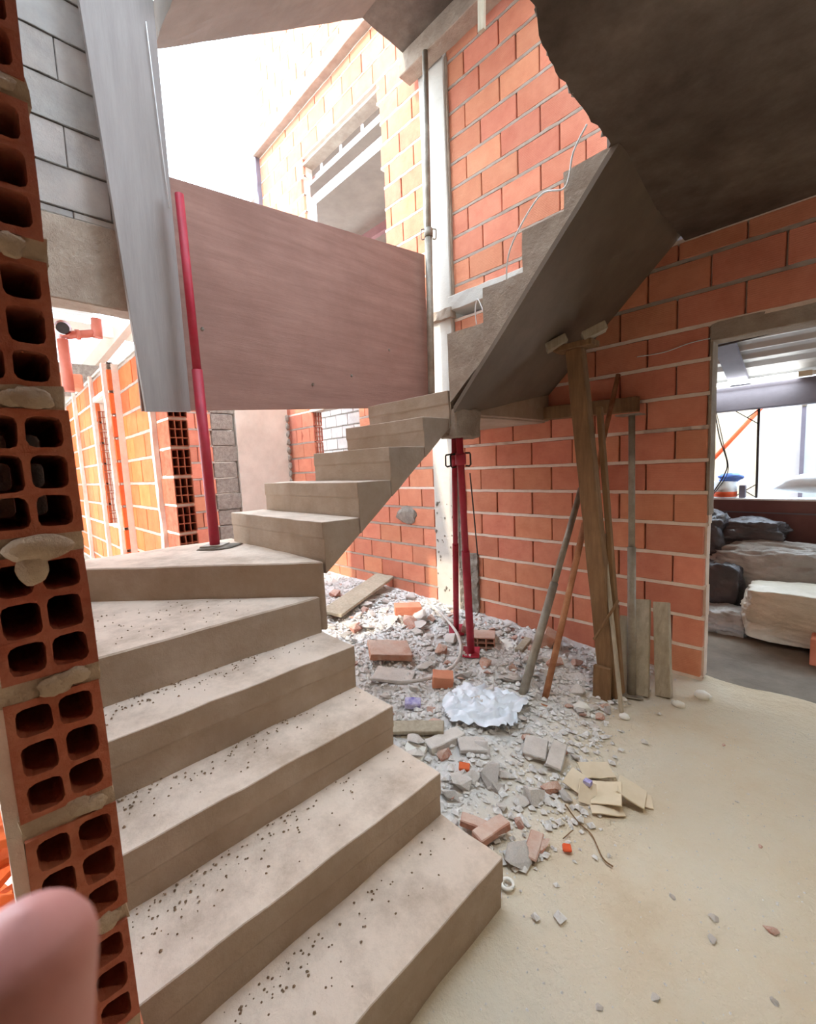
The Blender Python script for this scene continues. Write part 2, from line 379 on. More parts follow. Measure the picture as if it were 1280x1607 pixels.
# ------------------------------------------------------------------ ground
def rub(x, y):
    """height of the rubble heap over the ground"""
    if y < 1.05 or y > 3.2: return 0.0
    edge = -0.85-0.10*math.sin(y*2.3)-max(0, y-1.6)*0.10
    t = max(0.0, min(1.0, (edge-x)/0.7))
    return t*t*(3-2*t)*(0.05+0.05*max(0.0, min(1.0, (-2.0-x)/1.5)))
def ground_z(x, y):
    v = Vector((x, y, 0))
    r = rub(x, y)
    z = 0.012*mn.noise(v*1.1)+0.006*mn.noise(v*4.3)+0.003*mn.noise(v*11.0) + r + (0.028*mn.noise(v*7.0)+0.016*mn.noise(v*15.0))*min(1, r*20)
    if y > 2.95 and x > -0.9: z -= 0.02*(y-2.95)/0.35
    return z
def grid_lines(a, b, step, lo, hi, far):
    L_ = []; x = a
    while x < b+1e-6:
        L_.append(x); x += step if lo <= x <= hi else far
    return L_
xs = grid_lines(-9.0, 5.0, 0.035, -4.2, 0.6, 0.5); ys = grid_lines(-4.0, 3.32, 0.035, 0.8, 3.4, 0.4)
gm = MB(); gm.v = [Vector((x, y + (0.06*mn.noise(Vector((x*3, 0, 5))) if y == ys[-1] else 0), ground_z(x, y))) for y in ys for x in xs]
nx_ = len(xs)
for j in range(len(ys)-1):
    for i in range(nx_-1):
        gm.f.append((j*nx_+i, j*nx_+i+1, (j+1)*nx_+i+1, (j+1)*nx_+i)); gm.sm.append(True)
fl = gm.build('floor', 'dirt', origin=(0, 0, 0)); fl['kind'] = 'structure'
f2 = MB().box(-9.0, 5.0, 3.0, 12.0, -0.25, -0.06); o = f2.build('floor', 'floor2'); o['kind'] = 'structure'

# ------------------------------------------------------------------ two-storey brick wall (front face y = 3.176)
WY = 3.176
wr = brick_wall('wall_right', 'x', WY, -1, 0.13, -2.60, 2.6, 0.0, 2.72, joint=(-1.003, -0.835), holes=[(-0.655, 0.75, -1, 2.2)], seed=3, ragged=0.004)
wl = brick_wall('wall_back', 'x', WY, -1, 0.13, -6.2, -2.88, 0.0, 2.80, joint=(-0.90, -0.73), zoff=0.02, holes=[(-5.02, -4.05, 1.22, 2.2)], seed=4)
wu = brick_wall('wall_upper_right', 'x', WY, -1, 0.13, -2.60, -0.1, 2.92, 5.0, joint=(-1.93, -2.08+0.34), zoff=0.01, seed=5)
wv = brick_wall('wall_upper_left', 'x', WY, -1, 0.13, -5.95, -2.90, 2.86, 5.73, joint=(-3.20, -3.02), zoff=0.01, holes=[(-4.9, -3.47, 3.3, 5.14)], seed=6, ragged=0.05)
wt = brick_wall('wall_top', 'x', WY, -1, 0.13, -5.9, -2.4, 5.88, 8.6, joint=(-3.2, -3.02), zoff=0.08, seed=7)

# column, ledges and bands cast into that wall
cl = empty('concrete_column', (-2.74, 3.2, 0), 'tall pale concrete column set in the brick wall behind the steel prop', 'column')
MB().box(-2.895, -2.605, WY-0.035, WY+0.14, 0.0, 5.0).build('shaft', 'pale', cl, bevel=0.006, rough=0.004, sub=0.08, rscale=9)
MB().box(-2.625, -2.585, WY-0.02, WY+0.1, 2.9, 4.86).build('edge_strip', 'concrete_raw', cl, rough=0.006, sub=0.05, rscale=25)
MB().box(-2.60, -2.40, WY-0.03, WY+0.1, 0.0, 0.62).build('cement_infill', 'cement', cl, rough=0.02, sub=0.025, rscale=18)
MB().box(-2.60, -2.545, WY-0.02, WY+0.1, 0.6, 1.36).build('cement_infill', 'cement', cl, rough=0.012, sub=0.025, rscale=20)
MB().box(-2.86, -2.58, WY-0.075, WY, 2.74, 2.82).build('capital', 'concrete_raw', cl, rough=0.01, sub=0.04, rscale=18)
for i in range(46):
    bx = random.uniform(-2.9, -2.5); bz = random.uniform(0.08, 1.1)
    s_ = random.uniform(0.006, 0.017)
    blob('mortar_splash', (bx, WY-0.036, bz), (s_, s_*0.6, s_*random.uniform(0.7, 1.5)), 'cement', cl, 0.4, i, 1)
lb = MB().box(-2.62, -0.9, WY-0.06, WY+0.13, 2.795, 2.915).build('ledge_beam', 'pale', rough=0.006, sub=0.06, rscale=14, bevel=0.004)
tag(lb, 'pale concrete ledge beam between column and rising stair flight', 'beam')
bd = MB().box(-5.95, -2.9, WY-0.09, WY+0.13, 5.73, 5.88).build('slab_band', 'concrete_raw', rough=0.006, sub=0.08, rscale=10, bevel=0.005)
tag(bd, 'projecting concrete band above the upper window opening', 'band')
pt = MB().box(-6.05, -5.93, WY-0.06, WY+0.13, 4.9, 5.80).build('corner_post', 'purple_grey', rough=0.01, sub=0.08)
tag(pt, 'grey post at the outer corner under the concrete band', 'post')
dl = MB().box(-0.66, 0.80, WY+0.0, WY+0.13, 2.10, 2.205).build('door_lintel', 'concrete_raw', rough=0.004, sub=0.06, bevel=0.004)
tag(dl, 'grey concrete lintel over the doorway to the storage room', 'lintel')
jl = MB().box(-0.663, -0.647, WY+0.012, WY+0.136, 1.06, 2.1).build('trim_1', 'concrete_raw', rough=0.003, sub=0.06); jl['kind'] = 'structure'  # grey tone of the shaded upper jamb side put into a strip
ll = MB().box(-5.05, -4.02, WY-0.02, WY+0.13, 2.2, 2.235).build('opening_lintel', 'pale', bevel=0.004)
tag(ll, 'thin white lintel over the low opening behind the stairs', 'lintel')
# rough patch of grey mortar on the lower wall
pm = blob('mortar_patch', (-3.33, WY-0.006, 0.93), (0.16, 0.012, 0.085), 'cement', None, 0.35, 3, 3)
tag(pm, 'grey mortar patch on the pink bricks below the stair flight', 'mortar patch')

# upper window opening: ceiling, white rails, back wall
wn = empty('steel_window', (-4.2, 3.4, 4.1), 'white steel window rails hanging in the ragged upper opening', 'window')
MB().bar((-5.1, 3.36, 5.07), (-3.5, 3.36, 5.07), 0.035, 0.035).build('top_rail', 'white', wn)
MB().bar((-5.1, 3.36, 4.83), (-3.5, 3.36, 4.83), 0.05, 0.07).build('middle_rail', 'white', wn)
MB().bar((-4.97, 3.36, 4.83), (-4.97, 3.36, 4.0), 0.05, 0.05).build('stile', 'white', wn)
for x_ in (-4.75, -4.35, -3.95, -3.6):
    MB().bar((x_, 3.36, 5.07), (x_, 3.36, 5.17), 0.03, 0.02).build('hanger', 'white', wn)
lt = MB().box(-5.0, -3.44, WY+0.0, WY+0.14, 5.12, 5.15).build('window_lintel', 'concrete_raw', rough=0.004, sub=0.06)
tag(lt, 'grey soffit strip over the ragged upper window opening', 'lintel')
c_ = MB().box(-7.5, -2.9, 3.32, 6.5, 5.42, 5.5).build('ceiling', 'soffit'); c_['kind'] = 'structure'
bw = brick_wall('wall_upper_back', 'x', 5.6, -1, 0.13, -8.2, -4.4, 4.4, 5.42, seed=12)
rb = MB().bar((-8.0, 5.0, 5.25), (-4.4, 5.0, 5.25), 0.08, 0.14).build('red_beam', 'maroon', bevel=0.006)
tag(rb, 'dark red beam crossing behind the upper window opening', 'beam')

# ------------------------------------------------------------------ stairs
st = empty('concrete_staircase', (-1.2, 0.6, 0), 'raw concrete staircase winding up beside the brick wall', 'staircase')
RB = dict(bevel=0.006, rough=0.0035, rscale=6, sub=0.09)
RS = dict(bevel=0.0025, rough=0.0035, rscale=6, sub=0.09)
X1 = [-0.750, -1.003, -1.244, -1.473, -1.713]; Z1 = [0.180, 0.345, 0.507, 0.692, 0.864]
Y0, Y1_ = 0.108, 1.071
for i in range(4):
    zl = Z1[i]-0.085
    po_ = [(X1[i+1]-0.02, -0.03), (X1[i]-0.006, -0.03), (X1[i]-0.006, zl-0.004), (X1[i], zl+0.002), (X1[i], Z1[i]), (X1[i+1]-0.02, Z1[i])]
    MB().loft([(p, Y0, q) for p, q in po_], [(p, Y1_-0.002*i, q) for p, q in po_]).build('step', 'concrete', st, **RS)
MB().prism([(-1.713, Y1_-0.01), (-2.78, Y0), (-1.713, Y0)], -0.03, Z1[4]).build('step', 'concrete', st, **RB)
MB().prism([(-1.706, 1.071), (-1.70, 1.085), (-2.80, 1.13), (-2.86, 1.13), (-2.86, Y0), (-2.765, Y0)], 0.70, 1.024).build('landing', 'concrete', st, **RB)
F2Y = [1.090, 1.300, 1.518, 1.779, 1.997]; F2Z = [1.204, 1.376, 1.547, 1.711, 1.871]; F2L = [-2.73, -2.68, -2.42, -2.42, -2.44]
def sof2(y): return 0.955+(y-1.079)*(1.587-0.955)/(1.913-1.079)
for i in range(5):
    ya = F2Y[i]; yb = F2Y[i+1] if i < 4 else 2.10; za = F2Z[i-1] if i else 1.024
    zl = F2Z[i]-0.075
    poly = [(ya+0.005, sof2(ya)), (yb, sof2(yb)), (yb, F2Z[i]), (ya, F2Z[i]), (ya, zl+0.002), (ya+0.005, zl-0.004)]
    MB().loft([(F2L[i], p, q) for p, q in poly], [(-1.70, p, q) for p, q in poly]).build('step', 'concrete', st, **RS)
MB().prism([(-1.72, 2.05), (-1.72, 3.17), (-2.48, 3.17), (-2.44, 2.05)], 1.73, 1.868).build('landing', 'concrete', st, **RB)
MB().prism([(-1.69, 2.0), (-1.69, 3.17), (-2.35, 3.17)], 1.74, 2.04).build('step', 'concrete', st, **RB)
F3X = [-1.69, -1.44, -1.198, -0.985, -0.76]; F3Z = [2.187, 2.360, 2.552, 2.715]
sa = lambda x: 1.771+(x+1.631)*(2.698-1.771)/(-0.754+1.631)
sb = lambda x: 1.853+(x+1.781)*(2.803-1.853)/(-0.768+1.781)
for i in range(4):
    xa, xb = F3X[i], F3X[i+1]
    A = [(xa, 2.0, max(1.80, sa(xa)+0.025)), (xb, 2.0, sa(xb)+0.025), (xb, 2.0, F3Z[i]+0.0), (xa, 2.0, F3Z[i])]
    B = [(xa, 3.17, sb(xa)+0.025), (xb, 3.17, sb(xb)+0.025), (xb, 3.17, max(F3Z[i], sb(xb)+0.06)), (xa, 3.17, max(F3Z[i], sb(xa)+0.06))]
    MB().loft(A, B).build('step', 'concrete_raw', st, rough=0.004, rscale=9, sub=0.07)
# smooth soffit and the thin sharp arris of the upper flight
MB().loft([(-1.66, 1.998, sa(-1.66)), (-0.745, 1.998, sa(-0.745)), (-0.745, 1.998, sa(-0.745)+0.035), (-1.66, 1.998, sa(-1.66)+0.035)],
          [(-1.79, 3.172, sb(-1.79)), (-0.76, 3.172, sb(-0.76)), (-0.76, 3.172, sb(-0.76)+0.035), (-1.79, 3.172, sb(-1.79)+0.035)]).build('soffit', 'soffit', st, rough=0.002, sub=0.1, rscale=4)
MB().box(-1.79, -1.655, 2.01, 2.25, 1.60, 1.765).build('corner_stub', 'concrete_raw', st, rough=0.01, sub=0.04, rscale=15, bevel=0.008)
# flight of the storey above: sloping soffit, flat landing soffit and beam along the wall
su = empty('upper_staircase', (-2.2, 2.0, 3.9), 'underside of the next concrete stair flight overhead', 'staircase')
MB().loft([(-2.92, 0.95, 3.87), (-2.92, 2.54, 5.0), (-2.92, 2.54, 5.16), (-2.92, 0.95, 4.06)],
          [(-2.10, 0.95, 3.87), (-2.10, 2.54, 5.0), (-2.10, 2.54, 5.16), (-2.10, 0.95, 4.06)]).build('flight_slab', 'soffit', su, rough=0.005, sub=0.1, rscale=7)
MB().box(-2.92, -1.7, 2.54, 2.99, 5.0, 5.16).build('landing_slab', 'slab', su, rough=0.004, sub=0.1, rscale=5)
MB().box(-2.98, -0.9, 2.985, WY-0.05, 4.84, 5.10).build('wall_beam', 'concrete_raw', su, rough=0.005, sub=0.08, rscale=8, bevel=0.005)
rs = MB().box(-0.3, 2.9, -2.8, WY+0.13, 5.70, 5.86).build('ceiling', 'slab'); rs['kind'] = 'structure'  # unseen roof slab, added to hold back sky and sun
o = MB().box(2.8, 2.93, -2.8, 3.3, 0.0, 5.7).build('wall_front', 'mortar_dark'); o['kind'] = 'structure'  # unseen wall, added to keep daylight from coming in behind the camera
o = MB().box(-2.97, 2.8, -2.8, -2.67, 2.2, 9.5).box(-1.2, 2.8, -2.8, -2.67, 0, 2.2).box(-2.97, -2.6, -2.8, -2.67, 0, 2.2).build('wall_side_blocker', 'mortar_dark'); o['kind'] = 'structure'  # unseen wall added to block daylight, raised to cut sky on the brickwork
o = MB().box(-2.82, -0.75, -0.03, 0.10, 2.86, 6.8).build('wall_sun_block', 'brick_grey'); o['kind'] = 'structure'  # unseen wall added to keep the sun off the upper brick wall
wb = MB().bar((-1.93, 2.75, 4.36), (-1.90, 2.74, 4.98), 0.05, 0.03, (0, 1, 0)).build('hanging_batten', 'wood_grey', bevel=0.003)
tag(wb, 'short pale batten hanging down under the upper landing', 'batten')

# ------------------------------------------------------------------ ceiling slab over the foreground, broken edge at the stair well
edge = []
ctrl = [(-0.70, -2.6), (-0.70, 0.9), (-0.700, 1.26), (-0.745, 1.38), (-0.763, 1.53), (-0.770, 1.77), (-0.775, 1.98), (-0.80, 2.02), (-0.80, 2.35), (-0.80, 2.6), (-0.80, 2.9), (-0.80, 3.17)]
for (p, q), (r_, s_) in zip(ctrl, ctrl[1:]):
    n_ = max(2, int(abs(s_-q)/0.03))
    for i in range(n_):
        t = i/n_; x = p+(r_-p)*t; y = q+(s_-q)*t
        edge.append((x+0.013*mn.noise(Vector((x*9, y*22, 2.0)))+0.008*mn.noise(Vector((x*9, y*60, 7.0))), y))
poly = edge+[(-0.80, 3.17), (2.8, 3.17), (2.8, -2.6)]
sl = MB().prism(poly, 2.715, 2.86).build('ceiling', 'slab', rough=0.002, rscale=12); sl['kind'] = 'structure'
for i in range(26):
    y = 1.05+i*0.036+random.uniform(-.01, .01); e = min(edge, key=lambda p: abs(p[1]-y))
    blob('broken_lip', (e[0]+0.004, y, 2.728+random.uniform(0, .05)), (random.uniform(.008, .02), random.uniform(.012, .03), random.uniform(.01, .025)), 'cement', sl, 0.5, i, 1)

# ------------------------------------------------------------------ foreground wall end of hollow bricks
PX = -0.82
HB = [hollow_mesh(0.112, 0.180, 0.33, 2, 3, 'brick_hollow', v) for v in range(4)]
wf = MB().box(-2.92, PX-0.335, -0.012, 0.10, 0.0, 2.715).build('wall_left', 'mortar_dark'); wf['kind'] = 'structure'
zb = [1.573+0.208*k for k in range(-7, 6)]
for i, z in enumerate(zb):
    if z < 0.0 or z+0.18 > 2.76: continue
    sh = random.uniform(-0.003, 0.003)
    inst('hollow_brick', HB[i % 4], (PX+random.uniform(-.006, .006), 0.044+sh, z), (random.uniform(-.012, .012), 0, random.uniform(-.02, .02)), wf)
    bed = MB().box(PX-0.33, PX-0.004, -0.014, 0.100, z+0.178, z+0.212)
    bed.build('mortar_bed', 'mortar_dark', wf, rough=0.006, rscale=24, sub=0.022)
    for q in range(3):
        blob('mortar_lump', (PX-0.004+random.uniform(0, .004), random.uniform(0.015, 0.075), z+0.195+random.uniform(-.004, .004)), (0.006, random.uniform(.014, .024), random.uniform(.010, .016)), 'mortar_dark', wf, 0.4, i*3+q, 3)
big = blob('mortar_lump', (PX+0.002, 0.048, 1.347), (0.012, 0.040, 0.020), 'mortar_dark', wf, 0.12, 77, 3)
big = blob('mortar_lump', (PX+0.002, 0.038, 1.320), (0.010, 0.018, 0.026), 'mortar_dark', wf, 0.15, 78, 3)
MB().box(PX-0.33, PX-0.02, -0.03, -0.012, 0.0, 1.32).build('mortar_coat', 'mortar', wf, rough=0.004, rscale=22, sub=0.03)

# broken bricks piled on the sunny side of that wall
rng = random.Random(21)
for i in range(26):
    s_ = rng.uniform(0.03, 0.07)
    p = (-1.30-rng.uniform(0, 0.75), -0.03-s_-rng.uniform(0, 0.03), 0.03+i*0.021)
    bb = MB().box(-s_, s_, -s_*0.7, s_*0.7, -0.012, 0.012, Matrix.Rotation(rng.uniform(0, 3), 4, 'Z') @ Matrix.Rotation(rng.uniform(-.9, .9), 4, 'X'))
    for v in bb.v: v += Vector(p)
    o = bb.build('brick_shard', 'brick_orange', bevel=0.003, rough=0.006, rscale=20)
    tag(o, 'sunlit orange brick shard in the heap beyond the hollow brick wall end', 'brick shard', 'brick shards behind the wall end')

# ------------------------------------------------------------------ boards above the landing
pw = MB().loft([(-2.74, 0.66, 1.805), (-2.74, 2.97, 1.965), (-2.74, 2.97, 3.275), (-2.74, 0.66, 3.075)],
               [(-2.76, 0.66, 1.805), (-2.76, 2.97, 1.965), (-2.76, 2.97, 3.275), (-2.76, 0.66, 3.075)]).build('plywood_sheet', 'ply', bevel=0.002)
tag(pw, 'large brown plywood sheet closing off the stair well above the landing', 'plywood')
for (y_, z_) in ((0.78, 2.02), (0.84, 1.93), (0.95, 2.06), (1.02, 2.3), (1.75, 2.05), (2.5, 2.4), (2.1, 2.15)):
    blob('nail_mark', (-2.738, y_, z_), (0.004, 0.012, 0.012), 'cement', pw, 0.3, int(z_*100), 1)
pv = MB().loft([(-2.70, 0.672, 1.80), (-2.70, 0.90, 1.812), (-2.70, 0.905, 4.4), (-2.70, 0.53, 4.4)],
               [(-2.735, 0.672, 1.80), (-2.735, 0.90, 1.812), (-2.735, 0.905, 4.4), (-2.735, 0.53, 4.4)]).build('form_board', 'ply_grey', bevel=0.002)
tag(pv, 'upright grey formwork board at the near edge of the plywood sheet', 'board')
ub = brick_wall('wall_left_upper', 'y', -2.83, 1, 0.13, -2.5, 0.76, 2.76, 4.6, joint=(0.3, 0.13), m='brick_grey', mortar='cement', seed=9, proud=0.003, gap=0.005, blen=0.335)
bb_ = MB().box(-2.97, -2.82, -2.5, 0.76, 2.35, 2.76).build('edge_beam', 'concrete_raw', bevel=0.006, rough=0.006, rscale=8, sub=0.08)
tag(bb_, 'grey concrete edge beam beside the formwork board', 'beam')
sg = MB().tube([(-2.69, 0.885, 2.9), (-2.69, 0.87, 3.3), (-2.69, 0.855, 3.8)], 0.0025, 5).build('string_line', 'white')
tag(sg, 'thin white string hanging along the formwork board', 'string')

# ------------------------------------------------------------------ steel and timber props
def tube_thing(name, label, cat, a, b, r, m, extras=None, plate=True, n=12, plate_m=None):
    a = Vector(a); b = Vector(b); t = (b-a).normalized()
    e = empty(name, a, label, cat)
    L_ = (b-a).length
    MB().tube([a, a+(b-a)*0.52], r, n).build('outer_tube', m, e)
    MB().tube([a+(b-a)*0.5, b], r*0.8, n).build('inner_tube', m, e)
    if plate:
        MB().box(-0.06, 0.06, -0.06, 0.06, 0, 0.007, Matrix.Translation(a) @ t.to_track_quat('Z', 'Y').to_matrix().to_4x4()).build('base_plate', plate_m or m, e)
    if extras is not None:
        c = a+(b-a)*extras
        cr = MB().tube([c-t*0.035, c+t*0.03], r*1.25, n).build('collar', m, e)
        side = t.cross(Vector((fwd.x, fwd.y, 0))).normalized()
        for sgn in (-1, 1):
            pts = [c+side*sgn*r*1.1+t*0.03, c+side*sgn*(r+0.03)+t*0.028, c+side*sgn*(r+0.034)+t*0.02, c+side*sgn*(r+0.034)-t*0.045, c+side*sgn*(r+0.025)-t*0.055, c+side*sgn*r*1.1-t*0.05]
            MB().tube(pts, 0.0055, 6).build('handle', 'dark' if m == 'red' else m, cr)
    return e
tube_thing('steel_prop', 'red steel prop standing on the landing in front of the plywood', 'prop', (-2.585, 0.925, 1.036), (-2.60, 0.91, 2.94), 0.028, 'red', None, plate_m='steel')
f_ = blob('mortar_pad', (-2.57, 0.94, 1.027), (0.10, 0.12, 0.012), 'cement', None, 0.3, 5, 2); tag(f_, 'flat grey mortar pad under the red prop on the landing', 'mortar pad')
tube_thing('steel_prop', 'grey steel prop standing between plywood sheet and pale column', 'prop', (-2.66, 2.90, 1.872), (-2.66, 2.985, 4.84), 0.030, 'steel', 0.52)
tube_thing('steel_prop', 'upright red steel prop under the stair corner by the column', 'prop', (-2.26, 2.66, 0.09), (-1.765, 2.12, 1.60), 0.022, 'red', 0.92)
tube_thing('steel_prop', 'leaning red steel prop with its foot beside a hollow brick', 'prop', (-1.93, 2.43, 0.07), (-1.70, 2.09, 1.60), 0.027, 'red', 0.92)
tube_thing('steel_pole', 'grey steel pole leaning across the timber post', 'pole', (-1.361, 2.166, 0.01), (-1.36, 2.99, 1.235), 0.026, 'steel', None)
tube_thing('steel_pole', 'rusty orange steel pole leaning against the dark brick wall', 'pole', (-1.251, 2.245, 0.01), (-1.155, 3.10, 1.985), 0.019, 'rust', None)
tube_thing('steel_pole', 'upright brown steel pole holding up the timber ledger', 'pole', (-0.915, 2.69, 0.0), (-1.03, 2.99, 1.70), 0.024, 'steel', None)
hd = MB().box(-1.11, -0.97, 2.93, 3.05, 1.70, 1.708).build('pole_head_plate', 'steel'); tag(hd, 'thin steel plate between upright pole and timber ledger', 'plate')
lg = empty('timber_ledger', (-1.7, 3.1, 1.72), 'long timber ledger on the brick wall beneath the stair flight', 'timber')
MB().bar((-2.47, 3.125, 1.80), (-1.73, 3.125, 1.80), 0.07, 0.09).build('plank', 'wood_grey', lg, bevel=0.004, rough=0.003, sub=0.1)
MB().bar((-1.728, 3.12, 1.795), (-1.03, 3.10, 1.78), 0.07, 0.095).build('plank', 'wood', lg, bevel=0.004, rough=0.003, sub=0.1)
ls = MB().bar((-2.25, 3.02, 1.845), (-1.75, 3.02, 1.86), 0.02, 0.012).build('lath', 'wood_grey'); tag(ls, 'thin pale lath lying along the timber ledger', 'lath')
# timber post with its wedges under the soffit
tp = empty('timber_post', (-1.0, 2.583, 0), 'stout timber post propping the sloping stair soffit', 'post')
top = Vector((-1.24, 2.66, 2.10))
MB().bar((-1.003, 2.60, 0.0), top, 0.10, 0.08, (0, 1, 0)).build('post', 'wood', tp, bevel=0.006, rough=0.004, sub=0.12)
MB().bar((-0.955, 2.64, 0.02), (-1.13, 2.74, 1.75), 0.03, 0.04, (0, 1, 0)).build('side_strip', 'wood', tp, bevel=0.003)
MB().bar((-1.03, 2.535, 0.0), (-1.03, 2.545, 0.20), 0.10, 0.03, (0, 1, 0)).build('foot_block', 'wood', tp, bevel=0.003)
_hp = MB().box(-1.36, -1.12, 2.60, 2.72, 2.10, 2.135, None)
hp_ = _hp.build('head_plate', 'wood', tp, bevel=0.004)
MB().bar((-1.38, 2.56, 2.12), (-1.28, 2.62, 2.17), 0.09, 0.05).build('wedge', 'wood_grey', hp_, bevel=0.004)
MB().bar((-1.18, 2.62, 2.15), (-1.07, 2.68, 2.20), 0.09, 0.05).build('wedge', 'wood_grey', hp_, bevel=0.004)
def board(name, label, a, b, w, h, m='wood_grey', upv=(0, 1, 0), cat='board'):
    o = MB().bar(a, b, w, h, upv).build(name, m, bevel=0.003, rough=0.002, sub=0.12); return tag(o, label, cat)
board('timber_offcut', 'weathered timber offcut leaning just behind the upright pole', (-0.872, 2.72, 0.0), (-0.938, 2.95, 0.53), 0.085, 0.03)
board('timber_offcut', 'pale grooved timber offcut standing nearest the doorway', (-0.77, 2.80, 0.0), (-0.835, 2.96, 0.53), 0.085, 0.05)
board('timber_stick', 'thin grey stick leaning beside the timber post foot', (-0.889, 2.46, 0.0), (-1.09, 2.70, 0.98), 0.02, 0.02, 'wood_grey', cat='stick')
board('timber_batten', 'narrow brown slat crossing in front of the timber post', (-1.075, 2.53, 0.36), (-0.945, 2.56, 0.62), 0.014, 0.014, 'wood', cat='slat')
board('timber_batten', 'flat dark slat standing behind the foot of the timber post', (-1.075, 2.66, 0.0), (-1.13, 2.78, 0.50), 0.06, 0.02, 'wood', cat='slat')
board('timber_batten', 'short pale slat right behind the leaning thin stick', (-0.965, 2.70, 0.0), (-1.0, 2.80, 0.45), 0.05, 0.02, 'wood_grey', cat='slat')

# wires along the wall
def wire(name, label, pts, r=0.004, m='dark', cat='wire'):
    pts = [Vector(p) for p in pts]; P = []
    for i in range(len(pts)-1):
        p0 = pts[max(i-1, 0)]; p1 = pts[i]; p2 = pts[i+1]; p3 = pts[min(i+2, len(pts)-1)]
        for k in range(6):
            t = k/6; P.append(0.5*((2*p1)+(-p0+p2)*t+(2*p0-5*p1+4*p2-p3)*t*t+(-p0+3*p1-3*p2+p3)*t**3))
    P.append(pts[-1]); return tag(MB().tube(P, r, 6).build(name, m), label, cat)
wire('electric_wire', 'pale twin wire running up beside the sawtooth stair edge', [(-1.42, 2.2, 2.40), (-1.28, 2.02, 2.50), (-1.10, 1.99, 2.66), (-0.97, 1.985, 2.64), (-0.93, 1.98, 2.76), (-0.87, 1.98, 2.84)], 0.004, 'white')
wire('electric_wire', 'loop of pale wire poking from the gap under the ledge beam', [(-2.3, 3.1, 2.60), (-2.27, 3.05, 2.70), (-2.22, 3.02, 2.76), (-2.18, 3.06, 2.62)], 0.005, 'white')
wire('electric_wire', 'thin pale wire strung across the dark bricks to the doorway', [(-1.06, 3.165, 2.09), (-0.9, 3.16, 2.085), (-0.75, 3.16, 2.11), (-0.60, 3.2, 2.12)], 0.003, 'white')
wire('reinforcing_bar', 'thin rusty bar standing against the wall beside the column', [(-2.37, 3.12, 0.62), (-2.40, 3.12, 1.0), (-2.43, 3.12, 1.36)], 0.006, 'dark', 'rod')

# ------------------------------------------------------------------ sunny yard beyond the landing
HB3 = [hollow_mesh(0.125, 0.182, 0.33, 3, 3, 'brick_hollow', v+9, 0.006, 0.004) for v in range(2)]
wy = brick_wall('wall_yard', 'x', 0.945, -1, 0.125, -4.62, -3.63, 0.5, 2.44, joint=(-3.6, -3.77), m='brick_orange', seed=14)
for i in range(9):
    inst('hollow_brick', HB3[i % 2], (-3.30, 1.008, 0.65+0.2*i), (0, 0, random.uniform(-.02, .02)), wy)
    MB().box(-3.62, -3.31, 0.95, 1.065, 0.83+0.2*i, 0.852+0.2*i).build('mortar_bed', 'mortar', wy, rough=0.005, sub=0.03)
ws = brick_wall('wall_yard_window', 'x', 0.86, -1, 0.13, -9.0, -4.55, 0.5, 2.44, joint=(-5.2, -5.37), m='brick_orange', seed=15, holes=[(-5.2, -4.62, 0.9, 2.19)])
for i in range(6):
    inst('hollow_brick', HB3[i % 2], (-5.19, 0.93, 0.93+0.2*i), (0, 0, random.uniform(-.02, .02)), ws)
for i, (x_, y_, z0_, z1_) in enumerate(((-4.60, 0.845, 0.5, 2.44), (-3.61, 0.93, 0.5, 2.44), (-5.24, 0.845, 0.5, 2.44), (-6.3, 0.84, 0.5, 2.44))):
    o = MB().box(x_-0.03, x_+0.03, y_-0.015, y_+0.02, z0_, z1_).build('trim_%d' % (i+2), 'mortar', rough=0.008, sub=0.05, rscale=20); o['kind'] = 'structure'
o = MB().box(-5.2, -4.6, 0.84, 1.0, 2.19, 2.23).build('trim_6', 'mortar', rough=0.004, sub=0.06); o['kind'] = 'structure'
nb = MB().box(-18.0, -6.6, -4.2, -4.0, -0.1, 10.0).build('wall_sky_block_tall', 'plaster'); nb['kind'] = 'structure'  # unseen wall, added to cut the sky light on the upper brickwork
nb = MB().box(-10.0, -2.9, -5.2, -5.0, -0.1, 4.1).build('wall_sky_block', 'plaster'); nb['kind'] = 'structure'  # unseen wall, added to cut low sky light on the yard walls
yp = MB().box(-7.2, -7.1, 0.6, 3.0, 0, 2.62).build('wall_yard_end', 'plaster'); yp['kind'] = 'structure'
wp = brick_wall('wall_far', 'y', -5.6, 1, 0.13, 1.3, 2.09, 0.4, 2.7, joint=(1.9, 1.73), seed=16)
fc = empty('concrete_pier', (-5.6, 2.6, 0), 'smooth concrete pier with a ragged mortar edge behind the landing', 'pier')
MB().box(-5.74, -5.575, 2.39, 3.12, 0.0, 2.8).build('face', 'plaster', fc, rough=0.004, sub=0.1)
for k in range(12):
    MB().box(-5.72, -5.60+random.uniform(-.01, .008), 2.085, 2.37+random.uniform(-.02, .03), 0.2*k+0.005, 0.2*k+0.195).build('mortar_block', 'cement', fc, bevel=0.008, rough=0.006, sub=0.06)
for k in range(14):
    blob('rough_edge', (-5.57, 3.11, 0.75+0.11*k), (0.02, 0.03, 0.05), 'cement', fc, 0.5, k, 2)
HBj = HB3
for i in range(5):
    inst('hollow_brick', HBj[i % 2], (-5.005, WY+0.065, 1.23+0.2*i), (0, 0, 0), wl)
dg = brick_wall('wall_passage', 'x', 4.6, -1, 0.13, -7.6, -4.2, 0.8, 3.0, joint=(-5, -5.17), m='brick_grey', mortar='cement', seed=18)
